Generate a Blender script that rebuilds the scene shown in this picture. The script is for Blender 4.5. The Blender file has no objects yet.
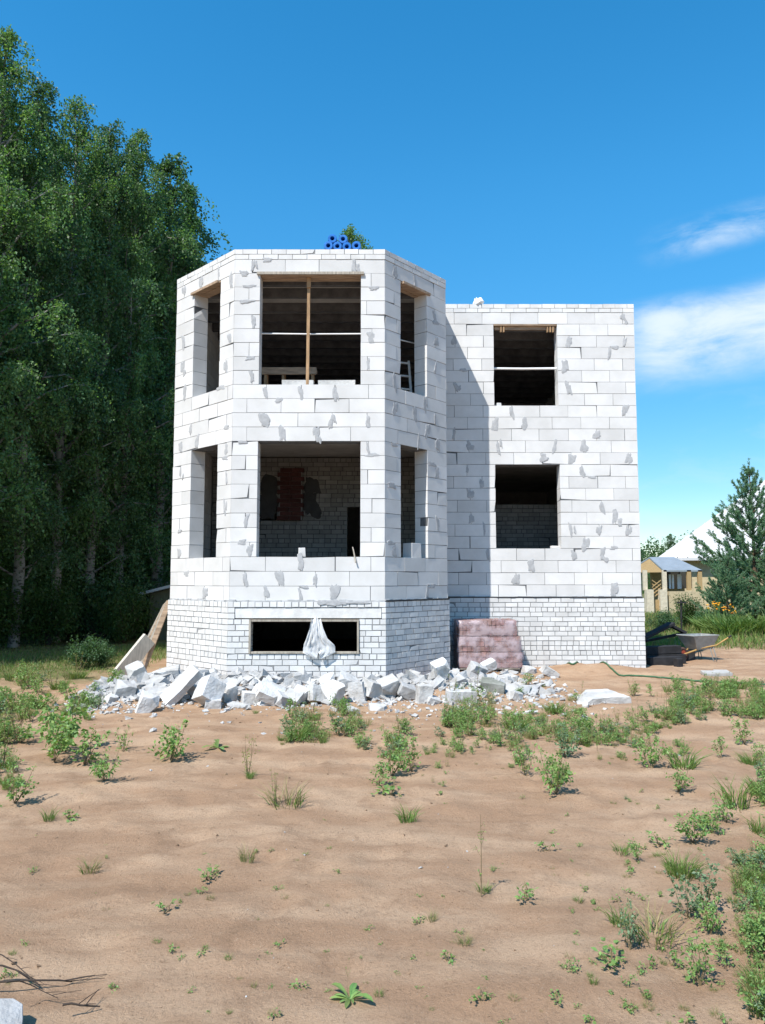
import bpy, bmesh, math, random
import numpy as np
from mathutils import Vector, Matrix, noise as mnoise

SC = bpy.context.scene
COL = SC.collection
R = math.radians
# ------------------------------------------------------------------ camera
EYE = 1.83
PITCH = R(4.947)
FPX = 770.6
cam = bpy.data.cameras.new('camera')
cam.sensor_fit = 'VERTICAL'
cam.sensor_height = 36.0
cam.lens = FPX / 1024 * 36.0
cam.clip_end = 3000
camo = bpy.data.objects.new('camera', cam)
camo.location = (0, 0, EYE)
camo.rotation_euler = (R(90) + PITCH, 0, 0)
COL.objects.link(camo)
SC.camera = camo
# ------------------------------------------------------------------ sun, sky, exposure
SUN_EL = R(53)
SUN_D = Vector((0.75, 1.0, 0)).normalized()          # the way the light travels on the ground
sl = bpy.data.lights.new('sun', 'SUN')
sl.energy = 4.7
sl.angle = R(0.53)
sl.color = (1.0, 0.955, 0.89)
so = bpy.data.objects.new('sun', sl)
ld = Vector((SUN_D.x * math.cos(SUN_EL), SUN_D.y * math.cos(SUN_EL), -math.sin(SUN_EL)))
so.rotation_euler = ld.to_track_quat('-Z', 'Y').to_euler()
so.location = (-20, -20, 40)
COL.objects.link(so)

W = bpy.data.worlds.new('World')
SC.world = W
W.use_nodes = True
nt = W.node_tree
nt.nodes.clear()


def N(tree, kind, **kw):
    n = tree.nodes.new(kind)
    for k, v in kw.items():
        if k == 'inp':
            for kk, vv in v.items():
                n.inputs[kk].default_value = vv
        else:
            setattr(n, k, v)
    return n


def mth(tree, op, a, b=None, c=None, clamp=False):
    n = tree.nodes.new('ShaderNodeMath')
    n.operation = op
    n.use_clamp = clamp
    for i, x in enumerate((a, b, c)):
        if x is None:
            continue
        if isinstance(x, (int, float)):
            n.inputs[i].default_value = x
        else:
            tree.links.new(x, n.inputs[i])
    return n.outputs[0]


def sstep(tree, x, lo, hi):
    n = tree.nodes.new('ShaderNodeMapRange')
    n.interpolation_type = 'SMOOTHSTEP'
    tree.links.new(x, n.inputs['Value'])
    n.inputs['From Min'].default_value = lo
    n.inputs['From Max'].default_value = hi
    return n.outputs[0]


out = N(nt, 'ShaderNodeOutputWorld')
bg = N(nt, 'ShaderNodeBackground', inp={'Strength': 0.115})
sky = N(nt, 'ShaderNodeTexSky', sky_type='NISHITA', sun_disc=False)
sky.sun_elevation = SUN_EL
sky.sun_rotation = math.atan2(-SUN_D.x, -SUN_D.y)
sky.air_density = 1.0
sky.dust_density = 0.1
sky.ozone_density = 2.2
sky.altitude = 120
hs = N(nt, 'ShaderNodeHueSaturation', inp={'Hue': 0.489, 'Saturation': 1.38, 'Value': 1.36})
tint = N(nt, 'ShaderNodeMixRGB', blend_type='MULTIPLY', inp={0: 1.0})
nt.links.new(sky.outputs[0], tint.inputs[1])
nt.links.new(tint.outputs[0], hs.inputs['Color'])
tc = N(nt, 'ShaderNodeTexCoord')
sx = N(nt, 'ShaderNodeSeparateXYZ')
nt.links.new(tc.outputs['Generated'], sx.inputs[0])
X, Y, Z = sx.outputs
az = mth(nt, 'DIVIDE', X, mth(nt, 'MAXIMUM', Y, 0.05))
hor = mth(nt, 'SQRT', mth(nt, 'ADD', mth(nt, 'MULTIPLY', X, X), mth(nt, 'MULTIPLY', Y, Y)))
el = mth(nt, 'DIVIDE', Z, mth(nt, 'MAXIMUM', hor, 0.05))
grad = N(nt, 'ShaderNodeMixRGB', inp={1: (0.555, 0.575, 0.615, 1), 2: (1.0, 1.0, 1.0, 1)})
nt.links.new(sstep(nt, el, -0.02, 0.55), grad.inputs[0])
nt.links.new(grad.outputs[0], tint.inputs[2])
cv = N(nt, 'ShaderNodeCombineXYZ')
nt.links.new(mth(nt, 'MULTIPLY', az, 7.0), cv.inputs[0])
nt.links.new(mth(nt, 'SUBTRACT', mth(nt, 'MULTIPLY', el, 20.0), mth(nt, 'MULTIPLY', az, 0.4)), cv.inputs[1])
nz = N(nt, 'ShaderNodeTexNoise', inp={'Scale': 1.0, 'Detail': 8.0, 'Roughness': 0.62, 'Distortion': 0.35})
nt.links.new(cv.outputs[0], nz.inputs['Vector'])
nv = nz.outputs[0]
eb = mth(nt, 'SUBTRACT', el, mth(nt, 'MULTIPLY', mth(nt, 'SUBTRACT', az, 0.4), 0.05))
band = mth(nt, 'MULTIPLY', sstep(nt, eb, 0.215, 0.285), mth(nt, 'SUBTRACT', 1.0, sstep(nt, eb, 0.325, 0.362)))
band = mth(nt, 'MULTIPLY', band, sstep(nt, az, 0.27, 0.37))
c1 = mth(nt, 'MULTIPLY', band, sstep(nt, mth(nt, 'ADD', nv, mth(nt, 'MULTIPLY', band, 0.22)), 0.34, 0.86))
ew = mth(nt, 'SUBTRACT', el, mth(nt, 'MULTIPLY', mth(nt, 'SUBTRACT', az, 0.4), 0.10))
wisp = mth(nt, 'MULTIPLY', sstep(nt, ew, 0.385, 0.415), mth(nt, 'SUBTRACT', 1.0, sstep(nt, ew, 0.425, 0.455)))
wisp = mth(nt, 'MULTIPLY', wisp, sstep(nt, az, 0.33, 0.43))
c2 = mth(nt, 'MULTIPLY', mth(nt, 'MULTIPLY', wisp, sstep(nt, nv, 0.36, 0.72)), 0.6)
ci = mth(nt, 'MULTIPLY', mth(nt, 'MULTIPLY', mth(nt, 'SUBTRACT', 1.0, sstep(nt, el, 0.1, 0.3)), sstep(nt, nv, 0.45, 0.8)), 0.28)
ci = mth(nt, 'MULTIPLY', ci, sstep(nt, el, 0.01, 0.06))
cl = mth(nt, 'MAXIMUM', mth(nt, 'MAXIMUM', c1, c2), ci)
mx = N(nt, 'ShaderNodeMixRGB')
mx.inputs[2].default_value = (4.6, 5.4, 6.2, 1)
nt.links.new(cl, mx.inputs[0])
nt.links.new(hs.outputs[0], mx.inputs[1])
nt.links.new(mx.outputs[0], bg.inputs[0])
nt.links.new(bg.outputs[0], out.inputs[0])

SC.view_settings.view_transform = 'Standard'
SC.view_settings.look = 'None'
SC.view_settings.gamma = 1.0
SC.view_settings.use_curve_mapping = False
SC.view_settings.exposure = 0.61
SC.cycles.max_bounces = 8
SC.cycles.transparent_max_bounces = 12

# ------------------------------------------------------------------ materials


def mat(name, col, rough=0.85, var=0.0, scale=6.0, island=0.0, bump=0.0, bscale=40.0, bdist=0.01, spec=0.3,
        col2=None, metal=0.0, lo=0.35, hi=0.65, stretch=None, detail=5.0, huevar=0.0):
    m = bpy.data.materials.new(name)
    m.use_nodes = True
    t = m.node_tree
    b = t.nodes['Principled BSDF']
    b.inputs['Roughness'].default_value = rough
    b.inputs['Metallic'].default_value = metal
    b.inputs['Specular IOR Level'].default_value = spec
    tcn = N(t, 'ShaderNodeTexCoord')
    vec = tcn.outputs['Object']
    if stretch:
        mp = N(t, 'ShaderNodeMapping')
        mp.inputs['Scale'].default_value = stretch
        t.links.new(vec, mp.inputs[0])
        vec = mp.outputs[0]
    cur = None
    c1 = (*col, 1)
    if col2 or var:
        if not col2:
            col2 = tuple(c * (1 - var) for c in col)
        nz = N(t, 'ShaderNodeTexNoise', inp={'Scale': scale, 'Detail': detail, 'Roughness': 0.6})
        t.links.new(vec, nz.inputs['Vector'])
        mr = N(t, 'ShaderNodeMapRange', inp={'From Min': lo, 'From Max': hi})
        t.links.new(nz.outputs[0], mr.inputs['Value'])
        mxn = N(t, 'ShaderNodeMixRGB')
        mxn.inputs[1].default_value = c1
        mxn.inputs[2].default_value = (*col2, 1)
        t.links.new(mr.outputs[0], mxn.inputs[0])
        cur = mxn.outputs[0]
    if island or huevar:
        g = N(t, 'ShaderNodeNewGeometry')
        h = N(t, 'ShaderNodeHueSaturation')
        if cur is None:
            h.inputs['Color'].default_value = c1
        else:
            t.links.new(cur, h.inputs['Color'])
        mr = N(t, 'ShaderNodeMapRange', inp={'To Min': 1 - island, 'To Max': 1 + island * 0.6})
        t.links.new(g.outputs['Random Per Island'], mr.inputs['Value'])
        t.links.new(mr.outputs[0], h.inputs['Value'])
        if huevar:
            w = N(t, 'ShaderNodeTexWhiteNoise', noise_dimensions='1D')
            t.links.new(g.outputs['Random Per Island'], w.inputs['W'])
            mr2 = N(t, 'ShaderNodeMapRange', inp={'To Min': 0.5 - huevar, 'To Max': 0.5 + huevar})
            t.links.new(w.outputs[0], mr2.inputs['Value'])
            t.links.new(mr2.outputs[0], h.inputs['Hue'])
        cur = h.outputs[0]
    if cur is None:
        b.inputs['Base Color'].default_value = c1
    else:
        t.links.new(cur, b.inputs['Base Color'])
    if bump:
        nb = N(t, 'ShaderNodeTexNoise', inp={'Scale': bscale, 'Detail': 6.0, 'Roughness': 0.65})
        t.links.new(vec, nb.inputs['Vector'])
        bp = N(t, 'ShaderNodeBump', inp={'Strength': bump, 'Distance': bdist})
        t.links.new(nb.outputs[0], bp.inputs['Height'])
        t.links.new(bp.outputs[0], b.inputs['Normal'])
    return m


def leafmat(name, col, island=0.35, huevar=0.02, trans=0.35, rough=0.5, tcol=None):
    m = mat(name, col, rough=rough, island=island, huevar=huevar, spec=0.35)
    t = m.node_tree
    b = t.nodes['Principled BSDF']
    src = b.inputs['Base Color'].links[0].from_socket
    tr = N(t, 'ShaderNodeBsdfTranslucent')
    mc = N(t, 'ShaderNodeMixRGB', blend_type='MULTIPLY')
    mc.inputs[0].default_value = 1
    mc.inputs[2].default_value = (*(tcol or (1.5, 1.6, 0.6)), 1)
    t.links.new(src, mc.inputs[1])
    t.links.new(mc.outputs[0], tr.inputs[0])
    ms = N(t, 'ShaderNodeMixShader')
    ms.inputs[0].default_value = trans
    t.links.new(b.outputs[0], ms.inputs[1])
    t.links.new(tr.outputs[0], ms.inputs[2])
    t.links.new(ms.outputs[0], t.nodes['Material Output'].inputs[0])
    return m


M = {}
M['block'] = mat('aerated_block', (0.635, 0.63, 0.62), 0.95, col2=(0.565, 0.56, 0.545), scale=2.2, island=0.10, bump=0.5, bscale=60, bdist=0.006, spec=0.1)
M['mortar'] = mat('mortar', (0.15, 0.155, 0.16), 0.95, var=0.35, scale=9, bump=0.4, bscale=50, spec=0.1)
M['smear'] = mat('mortar_smear', (0.42, 0.425, 0.43), 0.95, var=0.2, scale=14, bump=0.6, bscale=60, bdist=0.01, spec=0.1)
M['brick'] = mat('silicate_brick', (0.66, 0.66, 0.65), 0.9, col2=(0.57, 0.565, 0.55), scale=4, island=0.10, bump=0.3, bscale=70, bdist=0.005, spec=0.15)
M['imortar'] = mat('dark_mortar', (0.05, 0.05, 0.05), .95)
M['bmortar'] = mat('brick_mortar', (0.27, 0.27, 0.27), 0.95, var=0.3, scale=12, bump=0.3, spec=0.1)
M['redbrick'] = mat('red_brick', (0.075, 0.03, 0.027), 0.9, var=0.3, scale=8, island=0.25, bump=0.3, spec=0.15)
M['concrete'] = mat('concrete', (0.42, 0.41, 0.39), 0.9, var=0.25, scale=3, bump=0.4, bscale=30, spec=0.2)
M['soffit'] = mat('soffit', (0.50, 0.48, 0.45), 0.9, var=0.3, scale=2, bump=0.3, bscale=20, spec=0.2)
M['wood'] = mat('raw_wood', (0.42, 0.27, 0.15), 0.8, var=0.45, scale=3.0, stretch=(8, 8, 1.2), bump=0.3, bscale=30, spec=0.2, island=0.15)
M['woodx'] = mat('raw_wood_lying', (0.40, 0.29, 0.20), 0.8, var=0.45, scale=3.0, stretch=(1.2, 8, 8), bump=0.3, bscale=30, spec=0.2, island=0.2)
M['wall_dark'] = mat('wall_dark', (.05, .05, .05), .95, var=.3)
M['woodgrey'] = mat('grey_wood', (0.40, 0.36, 0.30), 0.85, var=0.4, scale=4.0, stretch=(8, 8, 1), bump=0.3, bscale=30, spec=0.2, island=0.2)
M['palewood'] = mat('pale_panel', (0.58, 0.54, 0.46), .85, var=.3, scale=4, stretch=(8, 8, 1), bump=.3)
M['darkwood'] = mat('dark_wood', (0.035, 0.034, 0.036), 0.8, var=0.5, scale=5, bump=0.3, spec=0.2, island=0.2)
M['whitepaint'] = mat('white_paint', (0.78, 0.78, 0.77), 0.5, var=0.1, scale=10)
M['rubble'] = mat('rubble_block', (0.58, 0.58, 0.575), 0.95, col2=(0.40, 0.385, 0.36), scale=5, bump=0.7, bscale=28, bdist=0.02, spec=0.1, lo=0.42, hi=0.7)
M['rubblegrey'] = mat('rubble_mortar', (0.38, 0.375, 0.36), 0.95, col2=(0.55, 0.54, 0.52), scale=4, bump=0.8, bscale=25, bdist=0.02, spec=0.1)
M['rubbledark'] = mat('rubble_stone', (0.16, 0.17, 0.14), 0.95, col2=(0.3, 0.3, 0.27), scale=4, bump=0.8, bscale=25, bdist=0.02, spec=0.1)
def object_tone(m, lo, hi):
    t = m.node_tree
    b = t.nodes['Principled BSDF']
    src = b.inputs['Base Color'].links[0].from_socket
    oi = N(t, 'ShaderNodeObjectInfo')
    mr = N(t, 'ShaderNodeMapRange', inp={'To Min': lo, 'To Max': hi})
    t.links.new(oi.outputs['Random'], mr.inputs['Value'])
    h = N(t, 'ShaderNodeHueSaturation')
    t.links.new(src, h.inputs['Color'])
    t.links.new(mr.outputs[0], h.inputs['Value'])
    t.links.new(h.outputs[0], b.inputs['Base Color'])


object_tone(M['rubble'], .72, 1.12)
leaf_tone = []
M['birchleaf'] = leafmat('birch_leaf', (0.112, 0.208, 0.082), island=0.5, huevar=0.025, trans=0.42)
M['birchleaf2'] = leafmat('birch_leaf_deep', (0.084, 0.172, 0.078), island=0.5, huevar=0.02, trans=0.40)
for _k in ('birchleaf', 'birchleaf2'):
    leaf_tone.append(_k)
for _k in leaf_tone:        # every tree a little lighter or darker than the next
    t_ = M[_k].node_tree
    hh = [n for n in t_.nodes if n.bl_idname == 'ShaderNodeHueSaturation'][0]
    oi_ = N(t_, 'ShaderNodeObjectInfo')
    mr_ = N(t_, 'ShaderNodeMapRange', inp={'To Min': .78, 'To Max': 1.12})
    t_.links.new(oi_.outputs['Random'], mr_.inputs['Value'])
    t_.links.new(mth(t_, 'MULTIPLY', mr_.outputs[0], hh.inputs['Value'].links[0].from_socket), hh.inputs['Value'])
M['shrubleaf'] = leafmat('shrub_leaf', (0.05, 0.10, 0.025), island=0.4, huevar=0.02)
M['needle'] = leafmat('pine_needle', (0.185, 0.305, 0.185), island=0.4, huevar=0.02, trans=0.45, tcol=(1.3, 1.5, 1.0))
M['weed'] = leafmat('weed_leaf', (0.185, 0.30, 0.09), island=0.35, huevar=0.025, trans=0.3)
M['weedy'] = leafmat('weed_leaf_yellow', (0.22, 0.25, 0.08), island=0.35, huevar=0.03, trans=0.3)
M['weedgrey'] = leafmat('weed_leaf_blue', (0.15, 0.225, 0.12), island=0.35, huevar=0.02, trans=0.25)
M['grass'] = leafmat('grass_blade', (0.14, 0.215, 0.055), island=0.4, huevar=0.03, trans=0.3)
M['drygrass'] = leafmat('dry_grass', (0.27, 0.23, 0.10), island=0.35, huevar=0.02, trans=0.2, tcol=(1, 1, .7))
M['dry'] = mat('dry_stem', (0.20, 0.15, 0.08), 0.9, island=0.3)
M['twig'] = mat('twig', (0.06, 0.045, 0.035), 0.9, island=0.3)
M['petal'] = mat('petal', (0.85, 0.42, 0.03), 0.6, island=0.3, huevar=0.03)

# birch bark: white with black dashes
mb_ = mat('birch_bark', (0.24, 0.235, 0.215), 0.8, col2=(0.05, 0.045, 0.04), scale=2.2, stretch=(2.5, 2.5, 5.0), lo=0.52, hi=0.62, bump=0.3, bscale=15)
M['bark'] = mb_
M['pinebark'] = mat('pine_bark', (0.17, 0.11, 0.07), 0.9, var=0.5, scale=5, bump=0.5, bscale=14)


def thing_tag(o, label=None, cat=None, group=None, kind=None):
    if label:
        o['label'] = label
    if cat:
        o['category'] = cat
    if group:
        o['group'] = group
    if kind:
        o['kind'] = kind
    return o


def empty(name, loc=(0, 0, 0), rz=0.0, label=None, cat=None, group=None):
    o = bpy.data.objects.new(name, None)
    o.empty_display_size = 0.2
    o.location = loc
    o.rotation_euler = (0, 0, rz)
    COL.objects.link(o)
    return thing_tag(o, label, cat, group)


class MB:
    """collects numpy geometry into ONE mesh"""

    def __init__(s):
        s.v = []
        s.f = []
        s.n = 0

    def add(s, v, f, mi=0):
        v = np.asarray(v, float).reshape(-1, 3)
        f = np.asarray(f, int)
        if f.ndim == 1:
            f = f.reshape(1, -1)
        s.v.append(v)
        s.f.append((f + s.n, mi))
        s.n += len(v)
        return s

    def addmb(s, o, mat4=None, mi_shift=0):
        v = np.concatenate(o.v)
        if mat4 is not None:
            A = np.array(mat4)
            v = v @ A[:3, :3].T + A[:3, 3]
        s.v.append(v)
        for f, mi in o.f:
            s.f.append((f + s.n, mi + mi_shift))
        s.n += len(v)
        return s

    def mesh(s, name, mats, smooth=False):
        me = bpy.data.meshes.new(name)
        v = np.concatenate(s.v).astype(np.float32)
        me.vertices.add(len(v))
        me.vertices.foreach_set('co', v.ravel())
        lo = np.concatenate([f.ravel() for f, _ in s.f]).astype(np.int32)
        tot = np.concatenate([np.full(len(f), f.shape[1]) for f, _ in s.f]).astype(np.int32)
        mi = np.concatenate([np.full(len(f), m) for f, m in s.f]).astype(np.int32)
        st = np.concatenate([[0], np.cumsum(tot)[:-1]]).astype(np.int32)
        me.loops.add(len(lo))
        me.loops.foreach_set('vertex_index', lo)
        me.polygons.add(len(tot))
        me.polygons.foreach_set('loop_start', st)
        me.polygons.foreach_set('loop_total', tot)
        me.polygons.foreach_set('material_index', mi)
        me.polygons.foreach_set('use_smooth', np.full(len(tot), bool(smooth)))
        me.update(calc_edges=True)
        me.validate()
        for m in (mats if isinstance(mats, (list, tuple)) else [mats]):
            me.materials.append(m)
        return me

    def build(s, name, mats, parent=None, smooth=False, bevel=0.0, seg=1):
        o = bpy.data.objects.new(name, s.mesh(name, mats, smooth))
        COL.objects.link(o)
        if parent:
            o.parent = parent
        if bevel:
            b = o.modifiers.new('bevel', 'BEVEL')
            b.width = bevel
            b.segments = seg
            b.limit_method = 'ANGLE'
            b.angle_limit = R(30)
        return o


HEXF = np.array([[0, 3, 2, 1], [4, 5, 6, 7], [0, 1, 5, 4], [1, 2, 6, 5], [2, 3, 7, 6], [3, 0, 4, 7]])


def box(mb, c, d, mi=0, rot=None, jit=0.0, rng=None):
    """box centred at c with full sizes d; rot = 3x3"""
    s = np.array([[-1, -1, -1], [1, -1, -1], [1, 1, -1], [-1, 1, -1], [-1, -1, 1], [1, -1, 1], [1, 1, 1], [-1, 1, 1]], float) * np.array(d) / 2
    if jit:
        s = s + rng.uniform(-jit, jit, s.shape)
    if rot is not None:
        s = s @ np.array(rot).T
    mb.add(s + np.array(c), HEXF, mi)


def rotm(rx=0, ry=0, rz=0):
    return np.array(Matrix.Rotation(rz, 3, 'Z') @ Matrix.Rotation(ry, 3, 'Y') @ Matrix.Rotation(rx, 3, 'X'))


def beam(mb, a, b, w, h, mi=0, up=(0, 0, 1)):
    """rectangular bar from a to b"""
    a = np.array(a, float)
    b = np.array(b, float)
    d = b - a
    L = np.linalg.norm(d)
    d /= L
    s = np.cross(d, up)
    if np.linalg.norm(s) < 1e-4:
        s = np.array([1., 0, 0])
    s /= np.linalg.norm(s)
    u = np.cross(s, d)
    rot = np.stack([d, s, u], 1)
    box(mb, (a + b) / 2, (L, w, h), mi, rot)


def tube(mb, pts, rad, k=6, mi=0, cap=True):
    pts = np.asarray(pts, float)
    n = len(pts)
    rad = np.broadcast_to(np.asarray(rad, float), (n,))
    t = np.gradient(pts, axis=0)
    t /= np.linalg.norm(t, axis=1)[:, None] + 1e-9
    ref = np.array([0.31, 0.17, 0.93]) if abs(t[0][2]) < 0.9 else np.array([1., 0.1, 0])
    s = np.cross(t, ref)
    s /= np.linalg.norm(s, axis=1)[:, None] + 1e-9
    u = np.cross(s, t)
    a = np.arange(k) / k * 2 * np.pi
    ring = pts[:, None, :] + rad[:, None, None] * (np.cos(a)[None, :, None] * s[:, None, :] + np.sin(a)[None, :, None] * u[:, None, :])
    v = ring.reshape(-1, 3)
    i = np.arange(n - 1)[:, None] * k
    j = np.arange(k)[None, :]
    j2 = (j + 1) % k
    f = np.stack([i + j, i + j2, i + k + j2, i + k + j], -1).reshape(-1, 4)
    mb.add(v, f, mi)
    if cap and k >= 3:
        mb.add(ring[0], np.arange(k)[::-1][None, :], mi)
        mb.add(ring[-1], np.arange(k)[None, :], mi)


def blades(mb, P, D, L, Wd, rng, mi=0, droop=0.25, fold=0.5):
    """leaf quads: base P, direction D, length L, width Wd"""
    P = np.asarray(P, float)
    n = len(P)
    D = D / (np.linalg.norm(D, axis=1)[:, None] + 1e-9)
    up = np.array([0, 0, 1.0]) + rng.normal(0, fold, (n, 3))
    S = np.cross(D, up)
    S /= np.linalg.norm(S, axis=1)[:, None] + 1e-9
    L = np.broadcast_to(L, (n,))[:, None]
    Wd = np.broadcast_to(Wd, (n,))[:, None]
    mid = P + D * L * 0.45
    tip = P + D * L
    tip = tip - np.array([0, 0, 1.0]) * L * droop
    v = np.stack([P, mid + S * Wd / 2, tip, mid - S * Wd / 2], 1).reshape(-1, 3)
    f = np.arange(n * 4).reshape(n, 4)
    mb.add(v, f, mi)


def rdir(rng, n, up=0.0):
    d = rng.normal(0, 1, (n, 3))
    d /= np.linalg.norm(d, axis=1)[:, None] + 1e-9
    d[:, 2] += up
    return d / (np.linalg.norm(d, axis=1)[:, None] + 1e-9)


def copy_thing(root, loc, rz=0.0, sc=1.0, label=None, cat=None, group=None):
    """a copy of a thing with copies of its parts (shared meshes)"""
    r = root.copy()
    COL.objects.link(r)
    r.location = loc
    r.rotation_euler = (0, 0, rz)
    r.scale = (sc, sc, sc) if np.isscalar(sc) else sc
    thing_tag(r, label, cat, group)
    for ch in root.children:
        c = ch.copy()
        COL.objects.link(c)
        c.parent = r
        for g in ch.children:
            d = g.copy()
            COL.objects.link(d)
            d.parent = c
    return r


# ------------------------------------------------------------------ ground heights
_rs = np.random.RandomState(7)
_tab = _rs.uniform(-1, 1, (256, 256))


def vnoise(x, y):
    x = np.asarray(x, float)
    y = np.asarray(y, float)
    xi = np.floor(x).astype(int)
    yi = np.floor(y).astype(int)
    fx = x - xi
    fy = y - yi
    fx = fx * fx * (3 - 2 * fx)
    fy = fy * fy * (3 - 2 * fy)
    g = lambda a, b: _tab[a % 256, b % 256]
    return (g(xi, yi) * (1 - fx) + g(xi + 1, yi) * fx) * (1 - fy) + (g(xi, yi + 1) * (1 - fx) + g(xi + 1, yi + 1) * fx) * fy


def gauss(x, y, cx, cy, sx_, sy_):
    return np.exp(-((x - cx) / sx_) ** 2 - ((y - cy) / sy_) ** 2)


_fp = _rs.uniform(0, 1, (150, 5))


def dents(x, y):
    h = np.zeros_like(x)
    if x.size == 1:
        near_ = np.abs(-4.5 + 9 * _fp[:, 0] - x.ravel()[0]) < .5
        if not near_.any():
            return h
    for a, b, c, d, e in _fp:
        cx_ = -4.5 + 9 * a
        cy_ = 2.6 + 9.0 * b ** 1.3
        th = d * 3.14
        m = (np.abs(x - cx_) < .5) & (np.abs(y - cy_) < .5)
        if not m.any():
            continue
        dx, dy = x[m] - cx_, y[m] - cy_
        u = (dx * math.cos(th) + dy * math.sin(th)) / (.13 + .05 * e)
        v = (-dx * math.sin(th) + dy * math.cos(th)) / (.06 + .03 * c)
        r2 = u * u + v * v
        h[m] += (.010 + .014 * e) * (-np.exp(-r2) + .55 * np.exp(-(np.sqrt(r2) - 1.5) ** 2 * 4))
    return h


def hgt(x, y):
    x = np.asarray(x, float)
    y = np.asarray(y, float)
    near = np.exp(-np.maximum(y - 20, 0) / 25)
    h = 0.035 * vnoise(x * 0.55 + 3.1, y * 0.55) + 0.008 * vnoise(x * 0.9 + y * 0.35, y * 1.9 - x * 0.6 + 9) + 0.008 * vnoise(x * 2.3, y * 2.5 + 5)
    h = h + 0.008 * vnoise(x * 6.3 + y * 2 + 2, y * 6.7 - x * 2) + 0.006 * vnoise(x * 15, y * 15.5 + 4)
    h = h + 0.016 * np.minimum(vnoise(x * 2.9 + 7, y * 3.6 + 50) - .1, .25) + 0.008 * vnoise(x * 5.1 + 1, y * 5.9 + 8)
    h = h + 0.018 * vnoise(x * 3.4 + 40, y * 3.3 + 17) * (vnoise(x * 0.7 + 9, y * 0.7 + 2) > 0.0)
    h = h + dents(np.atleast_1d(x), np.atleast_1d(y)).reshape(h.shape)
    h = h * near
    h = h + 0.16 * gauss(x, y, -3.9, 12.6, 1.5, 0.9) + 0.20 * gauss(x, y, -1.6, 12.75, 1.6, 0.65) + 0.18 * gauss(x, y, 0.9, 12.9, 1.0, 0.9)
    h = h + 0.17 * gauss(x, y, 3.9, 15.35, 0.75, 0.55) + 0.10 * gauss(x, y, 5.0, 15.2, 0.9, 0.45) + 0.10 * gauss(x, y, 2.1, 14.3, 0.9, 0.8)
    h = h + 0.25 * vnoise(x * 0.05 + 3, y * 0.05 + 8) * (1 - np.exp(-np.maximum(y - 22, 0) / 25))
    return h


def gp(px, py, extra=0.0):
    """where the view ray of a photo pixel meets the ground"""
    u = (px - 382.5) / FPX
    v = (512 - py) / FPX
    c, s_ = math.cos(PITCH), math.sin(PITCH)
    d = np.array([u, c - v * s_, s_ + v * c])
    z = extra
    for _ in range(12):
        t = (z - EYE) / d[2]
        z = float(hgt(d[0] * t, d[1] * t)) + extra
    return np.array([d[0] * t, d[1] * t, z])


def at(px, py, y):
    """point on the view ray of a photo pixel at depth y"""
    u = (px - 382.5) / FPX
    v = (512 - py) / FPX
    c, s_ = math.cos(PITCH), math.sin(PITCH)
    d = np.array([u, c - v * s_, s_ + v * c])
    t = y / d[1]
    return np.array([d[0] * t, y, EYE + d[2] * t])


def on_ground(x, y, dz=0.0):
    return (x, y, float(hgt(x, y)) + dz)


def axis_grid(a, b, core0, core1, step, grow=1.18):
    xs = list(np.arange(core0, core1 + step / 2, step))
    s_, x = step, core1
    while x < b:
        s_ *= grow
        x += s_
        xs.append(min(x, b))
    s_, x = step, core0
    while x > a:
        s_ *= grow
        x -= s_
        xs.insert(0, max(x, a))
    return np.array(xs)


gx = axis_grid(-600, 600, -8.2, 8.6, 0.065)
gy = axis_grid(-80, 900, 2.0, 17.5, 0.06)
GX, GY = np.meshgrid(gx, gy)
GZ = hgt(GX, GY)
nx, ny = len(gx), len(gy)
g_ = MB()
ii = (np.arange(ny - 1)[:, None] * nx + np.arange(nx - 1)[None, :]).ravel()
g_.add(np.stack([GX.ravel(), GY.ravel(), GZ.ravel()], 1), np.stack([ii, ii + 1, ii + nx + 1, ii + nx], 1))


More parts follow.
